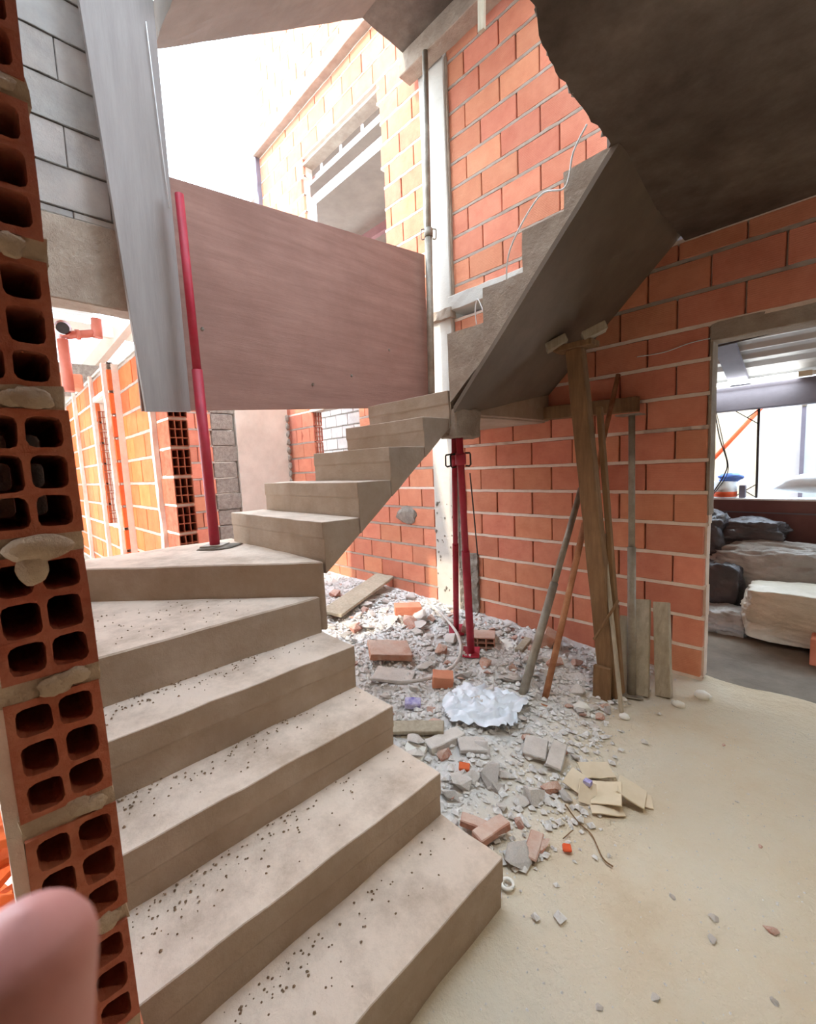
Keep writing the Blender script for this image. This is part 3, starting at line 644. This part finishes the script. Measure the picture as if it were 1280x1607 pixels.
# corrugated roof, beam and waste pipe seen under the edge beam
def corrugated(name, label, o_, ux, uy, nu, amp, pitch_, m='sheet', thick=0.004, flip=1):
    """sheet from corner o_ along ux (ribs repeat) and uy (rib direction)"""
    o_ = Vector(o_); ux = Vector(ux); uy = Vector(uy); nrm = ux.cross(uy).normalized(); L_ = ux.length
    n_ = int(L_/pitch_)*8; b = MB(); vs = []
    for i in range(n_+1):
        p = o_+ux*(i/n_); h = amp*((1, 1, -1, -1, -1, -1, -1, -1)[i % 8])*flip
        vs += [p+nrm*h, p+uy+nrm*h, p+nrm*(h+thick), p+uy+nrm*(h+thick)]
    fs = []
    for i in range(n_):
        a, c = 4*i, 4*i+4
        fs += [(a, c, c+1, a+1), (a+2, a+3, c+3, c+2)]
    b.add(vs, fs, True)
    return tag(b.build(name, m), label, 'roof sheet')
corrugated('roof_sheet', 'pale corrugated roof sheet over the sunny yard beyond the edge beam', (-3.2, -1.3, 3.22), (-6.0, 0, 0.5), (0, 2.5, 0.0), 0, 0.02, 0.16)  # roof extended over the near yard to cut its sky light
rf = MB().bar((-6.3, 0.2, 3.18), (-6.3, 2.6, 3.18), 0.06, 0.12).build('roof_purlin', 'plaster'); tag(rf, 'pale purlin under the sunlit corrugated roof sheet', 'purlin')
r2_ = MB().bar((-6.1, 1.45, 3.32), (-7.0, 0.95, 2.62), 0.10, 0.16).build('roof_brace', 'plaster'); tag(r2_, 'pale diagonal brace beneath the sunlit roof sheet', 'brace')
gb = MB().box(-6.6, -6.4, 0.45, 1.15, 2.45, 2.80).build('yard_block', 'cement', rough=0.008, sub=0.06); tag(gb, 'grey rendered block above the orange yard wall', 'block')
pp = empty('waste_pipe', (-5.0, 0.65, 2.4), 'brown plastic waste pipe with elbow high above the yard', 'pipe')
MB().tube([(-5.0, 0.64, 2.25), (-5.0, 0.64, 2.70)], 0.045, 14).build('riser_pipe', 'pvc', pp)
MB().tube([(-5.05, 0.64, 2.78), (-4.90, 0.64, 2.78)], 0.062, 16, caps=False).build('elbow_mouth', 'pvc', pp)
MB().tube([(-4.93, 0.64, 2.78), (-4.91, 0.64, 2.78)], 0.048, 16).build('mouth_shade_disc', 'dark', pp)  # dark disc stands in for the shade inside the pipe
MB().tube([(-5.0, 0.66, 2.74), (-5.0, 0.90, 2.80)], 0.035, 12).build('branch_pipe', 'pvc', pp)
MB().tube([(-5.0, 0.74, 2.76), (-5.0, 0.77, 2.765)], 0.045, 12).build('coupling', 'pvc', pp)
MB().tube([(-5.0, 0.90, 2.76), (-5.0, 0.91, 2.93)], 0.045, 12).build('end_elbow', 'pvc', pp)
ol = MB().box(-5.5, -5.3, 0.50, 0.80, 2.33, 2.47).build('loose_brick', 'brick', bevel=0.01); tag(ol, 'single reddish brick under the brown waste pipe', 'brick')

# ------------------------------------------------------------------ storage room seen through the doorway
par = MB().box(-3.2, 3.0, 5.2, 5.33, -0.06, 0.985).build('wall_parapet', 'maroon', rough=0.003, sub=0.2); par['kind'] = 'structure'
o = MB().box(-3.3, -3.17, 3.32, 5.33, -0.06, 2.9).build('wall_storage_near', 'maroon'); o['kind'] = 'structure'  # unseen side wall, added to keep sky light out of the room
o = MB().box(3.0, 3.13, 3.32, 5.33, -0.06, 2.9).build('wall_storage_end', 'maroon'); o['kind'] = 'structure'  # unseen too, added to close this end against sky light
cap = MB().box(-3.2, 3.0, 5.15, 5.36, 0.985, 1.0).build('trim_7', 'white'); cap['kind'] = 'structure'
gr = MB().box(-3.2, 3.0, 5.185, 5.2, 0.86, 0.872).build('trim_8', 'purple_grey'); gr['kind'] = 'structure'
bmh = MB().bar((-3.2, 5.25, 1.945), (3.0, 5.25, 1.945), 0.14, 0.225).build('steel_beam', 'purple_grey', bevel=0.006); tag(bmh, 'grey steel beam with the lit tube along its top', 'beam')
lt_ = empty('tube_light', (-0.7, 5.16, 2.08), 'glowing white fluorescent tube on the grey steel beam', 'light')
MB().tube([(-1.35, 5.15, 2.085), (-0.42, 5.15, 2.085)], 0.018, 12).build('tube', 'tube', lt_)
MB().box(-0.42, -0.33, 5.12, 5.18, 2.065, 2.105).build('end_holder', 'card', lt_)
MB().box(-0.33, -0.2, 5.13, 5.17, 2.07, 2.10).build('starter', 'foam', lt_)
corrugated('roof_sheet', 'corrugated metal roof sheet over the storage room', (-3.2, 3.33, 2.86), (0, 2.05, -0.75), (6.2, 0, 0), 0, 0.016, 0.155)
ra = MB().bar((-0.85, 3.33, 2.80), (-0.85, 5.35, 2.07), 0.15, 0.04).build('roof_rafter', 'purple_grey'); tag(ra, 'wide grey rafter crossing under the corrugated storage roof', 'rafter')
fwll = MB().box(-4.5, 3.5, 8.0, 8.1, -0.06, 3.2).build('wall_storage_far', 'cream'); fwll['kind'] = 'structure'
pn = MB().box(-0.95, 0.3, 7.3, 7.36, 0.5, 2.6).build('partition_sheet', 'white'); tag(pn, 'white panel standing beyond the parapet in the storage yard', 'panel')
dp = tube_thing('orange_pipe', 'slanting orange pipe in front of the cream far wall', 'pipe', (-2.55, 7.2, -0.06), (-0.80, 7.2, 2.15), 0.032, 'orange', None, plate=False)
fr = empty('iron_frame', (-0.69, 5.26, 1.0), 'slender black iron frame with corner brackets on the parapet', 'frame')
MB().bar((-0.69, 5.26, 1.0), (-0.695, 5.26, 1.835), 0.018, 0.018).build('post', 'dark', fr)
for za, zb_ in ((1.69, 1.83), (1.13, 1.0)):
    MB().bar((-0.69, 5.26, za), (-0.87, 5.26, zb_), 0.008, 0.008).build('bracket', 'dark', fr)
    MB().bar((-0.69, 5.26, zb_), (-0.78, 5.26, (za+zb_)/2), 0.008, 0.008).build('brace', 'dark', fr)
bk = empty('paint_bucket', (-0.94, 5.255, 1.0), 'white bucket with a red band on the parapet', 'bucket')
MB().tube([(-0.94, 5.255, 1.0), (-0.94, 5.255, 1.16)], 0.10, 18).build('body', 'white', bk)
MB().tube([(-0.94, 5.255, 1.01), (-0.94, 5.255, 1.06)], 0.102, 18).build('band', 'orange', bk)
bcl = blob('blue_cloth', (-0.90, 5.255, 1.195), (0.10, 0.07, 0.045), 'bluecloth', None, 0.4, 4, 3); tag(bcl, 'crumpled blue cloth on top of the white bucket', 'cloth')
pst = MB().box(-0.82, -0.77, 5.22, 5.28, 1.0, 1.12).build('small_block', 'purple_grey', bevel=0.004); tag(pst, 'small grey block beside the bucket on the parapet', 'block')
wht = blob('white_sack', (-0.14, 5.26, 1.16), (0.42, 0.11, 0.09), 'film', None, 0.2, 12, 3, (0, -0.12, 0)); tag(wht, 'white sack lying on the parapet cap by the panel', 'sack')
gd = empty('glass_door', (-0.35, 7.2, 0.6), 'grey glazed door panel hanging on a rail by the white panel', 'door')
MB().box(-0.50, 0.2, 7.2, 7.22, 0.6, 1.95).build('pane', 'glass', gd)
MB().box(-0.54, -0.50, 7.19, 7.23, 0.6, 1.95).build('stile', 'purple_grey', gd)
MB().bar((-0.56, 7.2, 2.02), (0.2, 7.2, 2.02), 0.02, 0.02).build('rail', 'purple_grey', gd)
MB().tube([(-0.52, 7.2, 1.95), (-0.52, 7.2, 2.04)], 0.025, 10).build('hanger', 'steel', gd)
wire('electric_cable', 'black cable looping under the corrugated storage roof', [(-0.95, 3.9, 2.42), (-0.75, 4.1, 2.45), (-0.5, 4.2, 2.37), (-0.1, 4.2, 2.40)], 0.007)
wire('electric_cable', 'second black cable strung beneath the storage roof rafter', [(-1.0, 4.0, 2.22), (-0.7, 4.1, 2.25), (-0.4, 4.2, 2.30), (-0.1, 4.2, 2.36)], 0.008)
wire('electric_cable', 'black cables hanging down behind the doorway jamb', [(-1.03, 5.175, 1.90), (-0.98, 5.17, 1.6), (-0.91, 5.16, 1.35), (-0.93, 5.15, 1.22), (-1.03, 5.14, 1.02)], 0.006)
wire('electric_cable', 'thin black cable curling over the bucket behind the jamb', [(-1.02, 5.175, 1.88), (-0.94, 5.17, 1.5), (-0.90, 5.15, 1.25), (-1.02, 5.14, 1.02)], 0.004)

def crumple(name, label, loc, size, m, seed, amp=0.22, folds=9.0, cat='bag', rot=(0, 0, 0), sub=5, sq=0.7, pleat=0.0):
    bm = bmesh.new(); bmesh.ops.create_icosphere(bm, subdivisions=sub, radius=1.0)
    off = Vector((seed*3.7, seed*9.1, seed))
    for v in bm.verts:
        d = v.co.normalized(); mxc = max(abs(d.x), abs(d.y), abs(d.z)); q = d/(mxc**sq)
        n1 = mn.noise(d*1.6+off)
        wv_ = Vector((q.x*folds*.22+1.5*n1, q.y*folds*.3, q.z*folds*.5+q.x*folds*.12))
        n2 = (1-abs(mn.noise(wv_+off))*2.4)+0.6*(1-abs(mn.noise(wv_*2.3+off))*2.4)
        q = q*(1+amp*n1+amp*0.30*n2)
        if pleat: q = q*(1+pleat*math.sin(q.x*size[0]*170+2*n1)*max(0.0, 1-abs(q.z)))
        v.co = Vector((q.x*size[0], q.y*size[1], max(q.z, -0.95)*size[2]))
    me = bpy.data.meshes.new(name); bm.to_mesh(me); bm.free()
    for p in me.polygons: p.use_smooth = True
    me.materials.append(M[m]); return tag(inst(name, me, loc, rot), label, cat)
crumple('plastic_bale', 'bulging bale wrapped in clear stretch film by the doorway', (-0.12, 4.42, 0.18), (0.52, 0.24, 0.21), 'bag_clear', 3, 0.07, 7, 'bale', (0, 0, 0.05), 6, 0.7, 0.016)
crumple('tarpaulin_bundle', 'crumpled grey tarpaulin bundle behind the wrapped bale', (-0.28, 4.93, 0.28), (0.72, 0.20, 0.32), 'bag_grey', 8, 0.20, 14, 'tarpaulin', (0, 0, 0.03), 6, 0.5)
crumple('rubbish_bag', 'dark plastic rubbish bag on the grey tarpaulin', (-0.72, 5.03, 0.70), (0.26, 0.12, 0.11), 'bag_black', 11, 0.34, 12, 'bag')
crumple('rubbish_bag', 'black plastic bag slumped behind the doorway jamb', (-1.02, 4.98, 0.62), (0.18, 0.14, 0.22), 'bag_black', 14, 0.36, 12, 'bag')
crumple('rubbish_bag', 'small silvery grey bag on the floor by the bale end', (-0.78, 4.42, 0.02), (0.16, 0.14, 0.10), 'bag_grey', 19, 0.3, 12, 'bag')
crumple('rubbish_bag', 'dark sagging bag filling the gap below the tarpaulin', (-0.90, 4.72, 0.15), (0.22, 0.16, 0.30), 'bag_black', 23, 0.28, 10, 'bag')
cb = MB().box(-0.22, 0.35, 5.02, 5.12, 0.62, 0.84, Matrix.Rotation(0.0, 4, 'Z')).build('cardboard_box', 'card', bevel=0.01); tag(cb, 'tan cardboard box on the tarpaulin against the parapet', 'box')
ob = MB().box(-0.02, 0.40, 4.00, 4.18, -0.06, 0.13).build('clay_block', 'brick', bevel=0.006); ob.location += Vector((-0.18, 0, 0)); tag(ob, 'reddish clay block on the floor in front of the bale', 'brick')

# ------------------------------------------------------------------ rubble
rng = random.Random(99)
def in_heap(x, y):
    if not (1.12 < y < 3.10): return False
    if x > -0.80-0.08*math.sin(y*3)-max(0, y-1.5)*0.08: return False
    if x > -4.9: return True
    return False
def chunk_mesh(seed, flat=1.0):
    r = random.Random(seed); bm = bmesh.new()
    pts = [Vector((r.gauss(0, 1), r.gauss(0, 1), r.gauss(0, 1))).normalized()*r.uniform(0.75, 1.0) for _ in range(13)]
    for p in pts: bm.verts.new((p.x, p.y*0.75, p.z*flat))
    res = bmesh.ops.convex_hull(bm, input=bm.verts[:])
    bmesh.ops.delete(bm, geom=[v for v in bm.verts if not v.link_faces], context='VERTS')
    me = bpy.data.meshes.new('rubble_chunk'); bm.to_mesh(me); bm.free(); return me
CH = []
for i in range(14):
    me = chunk_mesh(i, 0.28 if i % 2 else 0.6); me.materials.append(M['rubble_red' if i in (3, 8, 11) else 'rubble']); CH.append(me)
LM = [(-3.46, 2.62, 'around the long flat plank'), (-2.83, 2.66, 'near the brown brick half by the wall'), (-2.32, 1.95, 'near the big dusty tile'), (-2.0, 2.5, 'around the red prop feet'),
      (-1.80, 1.97, 'around the orange brick lump'), (-1.44, 1.88, 'beside the plastic film'), (-1.5, 1.45, 'by the timber offcuts at the steps'), (-1.28, 2.25, 'around the leaning pole feet'),
      (-1.05, 2.65, 'behind the timber post foot'), (-1.0, 1.78, 'by the grey tile fragments'), (-1.0, 1.25, 'at the bottom step corner'), (-1.65, 2.9, 'at the wall behind the poles'), (-4.3, 2.4, 'far under the middle stair flight')]
n_c = 0
while n_c < 330:
    x = rng.uniform(-4.8, -0.75) if n_c % 5 == 0 else rng.uniform(-3.4, -0.75); y = rng.uniform(1.13, 3.08)
    if not in_heap(x, y): continue
    if x < -1.72 and y < 1.95 and rng.random() < 0.6: continue
    near = (x > -1.7)
    s_ = rng.uniform(0.022, 0.05) if rng.random() < 0.75 else rng.uniform(0.05, 0.085)
    if x < -2.4 and rng.random() < 0.5: s_ *= 1.4
    i = rng.randrange(14)
    o = inst('rubble_chunk', CH[i], (x, y, ground_z(x, y)+s_*0.3), (rng.uniform(-.4, .4), rng.uniform(-.4, .4), rng.uniform(0, 6.28)), None, (s_, s_, s_))
    wh = min(LM, key=lambda q: (q[0]-x)**2+(q[1]-y)**2)[2]; big_ = 'big ' if s_ > 0.05 else 'small '
    if i in (3, 8, 11): kd = 'dusty reddish brick fragment'
    elif i % 2: kd = 'flat grey mortar flake'
    else: kd = 'grey broken mortar lump'
    tag(o, big_+kd+' '+wh, 'rubble', kd+'s '+wh)
    n_c += 1
# fine gravel: nobody could count it
gv = MB()
for i in range(15000):
    x = rng.uniform(-4.8, -0.55); y = rng.uniform(1.08, 3.12)
    d = -0.80-0.08*math.sin(y*3)-max(0, y-1.5)*0.08
    if x > d and rng.random() > 0.6*math.exp(-(x-d)/0.05): continue
    s_ = rng.uniform(0.005, 0.012) if rng.random() < .6 else rng.uniform(0.012, 0.028); z = ground_z(x, y)+s_*0.25
    a_ = rng.uniform(0, 6.28); pts = [(x+s_*rng.uniform(.6, 1.1)*math.cos(a_+k*PI/2), y+s_*rng.uniform(.5, 1.0)*math.sin(a_+k*PI/2), z+s_*0.15) for k in range(4)]
    pts += [(x+rng.uniform(-.3, .3)*s_, y+rng.uniform(-.3, .3)*s_, z+s_*rng.uniform(.45, .9)), (x, y, z-s_*0.3)]
    gv.add(pts, [(0, 1, 4), (1, 2, 4), (2, 3, 4), (3, 0, 4), (1, 0, 5), (2, 1, 5), (3, 2, 5), (0, 3, 5)])
M['gravel'] = mat('gravel_grey', S(200, 195, 188), S(238, 234, 228), 30, 0.95, 0.0)
g = gv.build('gravel', 'gravel', origin=(0, 0, 0)); tag(g, 'fine grey gravel strewn through the rubble under the stairs', 'gravel', None, 'stuff')
# loose grit on floor and treads
gt = MB()
def grit(x, y, z, s_):
    a_ = rng.uniform(0, 6.28); gt.add([(x+s_*rng.uniform(.6, 1)*math.cos(a_+k*1.256), y+s_*rng.uniform(.6, 1)*math.sin(a_+k*1.256), z-0.001) for k in range(5)]+[(x+s_*.2, y, z+s_*.7)], [(k, (k+1) % 5, 5) for k in range(5)])
for i in range(1500):
    x = rng.uniform(-0.8, 0.6); y = rng.uniform(0.6, 2.9); grit(x, y, ground_z(x, y), rng.uniform(0.0015, 0.006))
g = gt.build('floor_grit', 'gravel', origin=(0, 0, 0)); tag(g, 'tiny grit scattered over the dirt floor', 'grit', None, 'stuff')
gt = MB()
for k in range(5):
    for i in range(130 if k < 4 else 90):
        y = Y0+abs(rng.gauss(0, 0.32)) if rng.random() < .6 else rng.uniform(Y0, 1.05)
        if y > 1.05: continue
        x = X1[k]-0.24+abs(rng.gauss(0, 0.07)) if k < 4 else -1.75-rng.uniform(0, 0.5)
        if k < 4 and x > X1[k]-0.02: continue
        if k == 4 and (x+1.713) < (y-1.071)*1.1+0.0 - 0.02: continue
        grit(x, y, Z1[k]+0.003, rng.uniform(0.002, 0.006))
M['crumbs'] = mat('crumbs', S(122, 100, 80), S(150, 128, 104), 20, 0.95, 0.0)
g = gt.build('stair_crumbs', 'crumbs', origin=(0, 0, 0)); tag(g, 'dark crumbs of mortar lying along the stair treads', 'crumbs', None, 'stuff')

def slab_piece(name, label, cat, loc, size, rot, m, **k):
    b = MB().box(-size[0]/2, size[0]/2, -size[1]/2, size[1]/2, -size[2]/2, size[2]/2, Matrix.Translation(loc) @ Matrix.Rotation(rot[2], 4, 'Z') @ Matrix.Rotation(rot[1], 4, 'Y') @ Matrix.Rotation(rot[0], 4, 'X'))
    return tag(b.build(name, m, bevel=k.get('bevel', 0.004), rough=k.get('rough', 0.003), rscale=20, sub=0.06), label, cat)
slab_piece('concrete_plank', 'long flat grey plank lying on the rubble by the wall', 'plank', (-3.46, 2.62, 0.20), (0.22, 1.15, 0.03), (0.05, 0.1, 0.42), 'wood_grey')
slab_piece('brick_piece', 'brown brick half lying among the rubble near the red props', 'brick', (-2.83, 2.66, 0.15), (0.24, 0.14, 0.08), (0, 0.05, 0.9), 'brick')
slab_piece('brick_tile', 'big dusty flat brick tile tilted on the rubble', 'brick', (-2.32, 1.98, 0.13), (0.30, 0.22, 0.045), (0.12, 0.15, 1.0), 'rubble_red')
slab_piece('brick_tile', 'thin pale tile lying against the big dusty tile', 'tile', (-2.10, 1.82, 0.07), (0.26, 0.16, 0.02), (0.05, 0.1, 0.6), 'rubble')
slab_piece('brick_piece', 'bright orange broken brick lump in the rubble centre', 'brick', (-1.80, 1.97, 0.085), (0.13, 0.10, 0.075), (0.1, 0.1, 0.75), 'brick')
hb = inst('hollow_block', hollow_mesh(0.19, 0.12, 0.16, 3, 3, 'rubble_red', 41, 0.008, 0.004), (-1.93, 2.56, 0.02), (0, 0, -1.0)); tag(hb, 'dusty hollow brick beside the foot of the leaning red prop', 'brick')
dsc = blob('mortar_disc', (-1.82, 2.78, 0.035), (0.14, 0.12, 0.02), 'foam', None, 0.2, 9, 3); tag(dsc, 'flat pale mortar disc beside the hollow brick', 'mortar disc')
slab_piece('timber_block', 'short pale timber block by the mortar disc', 'timber', (-1.72, 2.80, 0.06), (0.06, 0.22, 0.04), (0.05, 0, 0.2), 'wood_grey')
slab_piece('brick_piece', 'upturned brick corner leaning on the wall behind the poles', 'brick', (-1.60, 2.93, 0.09), (0.09, 0.12, 0.16), (0.2, 0.5, 0.4), 'rubble_red')
slab_piece('brick_chip', 'tiny grey brick stub by the upright red prop foot', 'brick', (-2.17, 2.70, 0.12), (0.09, 0.08, 0.07), (0.4, 0.3, 0.5), 'rubble_red')
slab_piece('carton', 'small purple and white carton in the rubble near the steps', 'carton', (-1.75, 1.65, 0.08), (0.09, 0.06, 0.04), (0.2, 0.1, 0.8), 'purple')
slab_piece('timber_offcut', 'flat timber offcut at the edge of the second step', 'timber', (-1.56, 1.48, 0.09), (0.08, 0.30, 0.025), (0.05, 0.2, -0.9), 'wood_grey')
slab_piece('timber_offcut', 'second timber offcut beneath the flat one by the steps', 'timber', (-1.49, 1.50, 0.05), (0.05, 0.28, 0.025), (0.0, 0.1, -1.0), 'wood_grey')
slab_piece('concrete_block', 'small rectangular grey block beside the timber offcuts', 'block', (-1.40, 1.53, 0.06), (0.08, 0.20, 0.05), (0.05, 0, -0.3), 'rubble')
slab_piece('foam_piece', 'white foam scrap by the lower step edge', 'foam', (-1.45, 1.36, 0.06), (0.10, 0.09, 0.03), (0.3, 0.1, 0.4), 'foam')
slab_piece('tile_piece', 'long grey tile fragment in the rubble facing the cardboard', 'tile', (-0.95, 1.82, 0.05), (0.07, 0.16, 0.015), (0.2, 0.2, 0.3), 'rubble')
slab_piece('tile_piece', 'broken grey tile slab at the heap centre', 'tile', (-1.28, 1.60, 0.06), (0.14, 0.10, 0.02), (0.1, 0.15, 0.9), 'rubble')
slab_piece('tile_piece', 'cracked grey tile leaning near the grey steel pole foot', 'tile', (-1.05, 1.80, 0.05), (0.11, 0.12, 0.02), (0.2, 0.1, 0.4), 'rubble')
slab_piece('brick_piece', 'brown brick stick at the corner of the bottom step', 'brick', (-0.93, 1.26, 0.04), (0.06, 0.15, 0.035), (0, 0, -0.2), 'rubble_red')
slab_piece('brick_piece', 'brown brick shard behind the bottom step corner', 'brick', (-1.00, 1.24, 0.04), (0.10, 0.05, 0.03), (0, 0.2, 0.5), 'rubble_red')
slab_piece('brick_piece', 'flat brown brick flake on the dirt near the bottom step', 'brick', (-0.79, 1.33, 0.02), (0.05, 0.13, 0.012), (0, 0.05, 0.3), 'rubble_red')
slab_piece('brick_chip', 'small bright red brick chip on the bare dirt', 'brick', (-0.70, 1.41, 0.012), (0.03, 0.035, 0.012), (0, 0.1, 0.6), 'orange')
slab_piece('brick_chip', 'little red chip beside the lower step in the rubble', 'brick', (-1.22, 1.46, 0.05), (0.05, 0.04, 0.02), (0.2, 0.1, 0.6), 'brick_orange')
bm_r = MB().tube([(-0.78+0.02*math.cos(a*PI/6), 1.14+0.02*math.sin(a*PI/6), 0.012) for a in range(13)], 0.006, 6, caps=False).build('plastic_ring', 'foam'); tag(bm_r, 'tiny white plastic ring by the bottom step', 'ring')
wire('hose', 'grey hose curving through the rubble', [(-2.14, 1.65, 0.10), (-1.94, 1.79, 0.09), (-1.85, 2.0, 0.09), (-1.89, 2.24, 0.10), (-2.09, 2.49, 0.12), (-2.43, 2.73, 0.13), (-2.8, 2.92, 0.14)], 0.012, 'rubble', 'hose')
wire('twig', 'thin bent twig on the dirt below the cardboard', [(-0.80, 1.60, 0.012), (-0.72, 1.55, 0.012), (-0.66, 1.53, 0.01), (-0.59, 1.46, 0.01), (-0.55, 1.45, 0.01)], 0.0025, 'wood', 'twig')
wire('twig', 'short dark twig in the dirt beside the red chip', [(-0.72, 1.50, 0.012), (-0.73, 1.44, 0.01)], 0.002, 'wood', 'twig')
# plastic film
def sheet(name, label, cat, loc, size, m, seed, h=0.05, n=26, rot=0.0):
    b = MB(); off = Vector((seed*4.1, seed*2.3, 0))
    for j in range(n+1):
        for i in range(n+1):
            u = i/n*2-1; v = j/n*2-1
            rr = 1+0.25*mn.noise(Vector((u*1.5, v*1.5, seed)))
            x = u*size[0]*rr; y = v*size[1]*rr
            z = h*(1-abs(mn.noise(Vector((u*2.6, v*2.6, 0))+off))*2.2)*max(0.1, 1-(u*u+v*v)*0.5) + h*0.4*mn.noise(Vector((u*7, v*7, 3))+off)
            c, s = math.cos(rot), math.sin(rot)
            X_, Y_ = loc[0]+x*c-y*s, loc[1]+x*s+y*c
            b.v.append(Vector((X_, Y_, max(ground_z(X_, Y_)+0.004, loc[2]+z))))
    for j in range(n):
        for i in range(n):
            if (i-n/2)**2+(j-n/2)**2 > (n*0.56)**2: continue
            b.f.append((j*(n+1)+i, j*(n+1)+i+1, (j+1)*(n+1)+i+1, (j+1)*(n+1)+i)); b.sm.append(True)
    return tag(b.build(name, m), label, cat)
sheet('plastic_film', 'crumpled clear plastic film lying on the rubble', 'plastic', (-1.44, 1.90, 0.07), (0.22, 0.20), 'film', 2, 0.055, 30, 0.5)
# torn cardboard heap
for i, (lb_, c_, sz, rt) in enumerate((('torn cardboard flap at the top of the cardboard heap', (-0.78, 1.86, 0.035), (0.15, 0.08, 0.006), (0.25, 0.1, 0.9)),
        ('large pale cardboard panel in the middle of the cardboard heap', (-0.69, 1.745, 0.04), (0.12, 0.12, 0.006), (0.15, -0.25, 0.3)),
        ('white faced cardboard panel nearest the open floor', (-0.62, 1.83, 0.035), (0.11, 0.13, 0.006), (-0.1, 0.35, 0.2)),
        ('torn cardboard corner next to the rubble edge', (-0.81, 1.74, 0.03), (0.10, 0.10, 0.006), (0.2, 0.3, 0.1)),
        ('small upright cardboard scrap with a purple mark', (-0.75, 1.70, 0.035), (0.07, 0.09, 0.006), (0.6, 0.2, 0.5)),
        ('narrow cardboard strip along the heap front', (-0.66, 1.68, 0.015), (0.13, 0.04, 0.006), (0.1, 0.05, 0.7)),
        ('crushed cardboard tab flat on the dirt', (-0.57, 1.85, 0.008), (0.05, 0.08, 0.006), (0, 0.05, 0.4)))):
    slab_piece('cardboard_scrap', lb_, 'cardboard', c_, sz, rt, 'card', bevel=0.001, rough=0.004)
pmk = MB().box(-0.775, -0.745, 1.715, 1.74, 0.052, 0.07).build('purple_scrap', 'purple', rough=0.004, sub=0.01); tag(pmk, 'tiny purple scrap tucked in the cardboard heap', 'scrap')
# white foam crumbs and stones
for i, (x, y, s_, l_) in enumerate(((-0.88, 2.79, 0.035, 'white foam crumb between the two timber offcuts'), (-0.68, 2.74, 0.035, 'white foam crumb at the foot of the grooved offcut'), (-0.60, 2.92, 0.045, 'flat white foam crumb nearest the doorway'),
        (-0.86, 2.42, 0.028, 'white foam crumb beside the thin stick foot'), (-1.06, 2.33, 0.045, 'white foam crumb between steel poles and stick'), (-0.93, 2.60, 0.022, 'little white foam crumb by the post foot'), (-0.98, 2.30, 0.02, 'tiny white foam crumb in the dirt near the thin stick'))):
    o = blob('foam_crumb', (x, y, ground_z(x, y)+s_*0.35), (s_, s_*0.8, s_*0.6), 'foam', None, 0.5, i+50, 2); tag(o, l_, 'foam')
for i, (x, y, s_) in enumerate(((-0.37, 1.47, .014), (-0.26, 1.48, .02), (-0.25, 1.41, .018), (-0.13, 1.56, .024), (-0.32, 1.14, .017), (-0.58, 1.49, .012), (-0.10, 1.34, .014), (-0.42, 1.02, .014), (-0.20, 1.9, .012), (-0.30, 2.1, .012), (0.02, 2.3, .014), (-0.42, 2.5, .014))):
    o = inst('pebble', CH[i % 14], (x, y, ground_z(x, y)+s_*0.2), (0.1, 0.2, i), None, (s_, s_, s_)); tag(o, 'small pale pebble on the open dirt floor', 'pebble', 'pebbles on the dirt floor')

# ------------------------------------------------------------------ the hand that holds the phone: a fingertip close to the lens
def finger(name, base, tip, r, parent):
    base = Vector(base); tip = Vector(tip); t = (tip-base).normalized(); L_ = (tip-base).length
    pts = []; rr = []
    n = 22
    for i in range(n+1):
        s_ = i/n
        k = L_*s_
        rad = r*(1.0+0.05*math.sin(s_*PI*2.2))
        rem = L_-k
        if rem < r: rad *= math.sqrt(max(0.0, 1-((r-rem)/r)**2))**0.9
        pts.append(base+t*k); rr.append(max(rad, 0.0004))
    return MB().tube(pts, rr, 24).build(name, 'skin', parent, rough=0.0)
def cam_pt(px, py, d): return CAMP + fwd*d + r2*((px-640)/687*d) - u2*((py-803.5)/687*d)
hand = empty('person', cam_pt(30, 1900, 0.085), 'fingertip of the person taking the photo, close to the lens', 'person')
finger('finger', cam_pt(25, 1980, 0.085), cam_pt(42, 1432, 0.082), 0.0118, hand)

# ------------------------------------------------------------------ shaded lamp, unseen, added to brighten the foreground floor
LX, LY, LZ = 0.16, 1.45, 2.30
lamp = empty('added_fill_lamp', (LX, LY, LZ), 'added warm fill lamp hanging unseen from the concrete slab', 'lamp')
MB().tube([(LX, LY, LZ+0.05), (LX, LY, 2.715)], 0.005, 6).build('cord', 'dark', lamp)
MB().tube([(LX, LY, LZ+0.02), (LX, LY, LZ+0.09)], 0.022, 12).build('socket', 'dark', lamp)
MB().tube([(LX, LY, LZ-0.15), (LX, LY, LZ+0.0), (LX, LY, LZ+0.03)], [0.135, 0.06, 0.025], 28, caps=False).build('shade', 'white', lamp)
blob('bulb', (LX, LY, LZ-0.06), (0.03, 0.03, 0.038), 'bulb', lamp, 0.0, 0, 3)
pl = bpy.data.lights.new('fill_light', 'POINT'); pl.energy = 48; pl.color = (1.0, 0.89, 0.72); pl.shadow_soft_size = 0.04
po = bpy.data.objects.new('fill_light', pl); COL.objects.link(po); po.parent = lamp; po.location = (0, 0, -0.06)
tl = bpy.data.lights.new('tube_glow', 'AREA'); tl.shape = 'RECTANGLE'; tl.size = 0.9; tl.size_y = 0.03; tl.energy = 4; tl.color = (0.92, 1.0, 1.0)
to = bpy.data.objects.new('tube_glow', tl); COL.objects.link(to); to.parent = lt_; to.location = Vector((-0.88, 5.12, 2.06))-Vector((-0.7, 5.16, 2.08)); to.rotation_euler = (math.radians(-35), 0, 0)
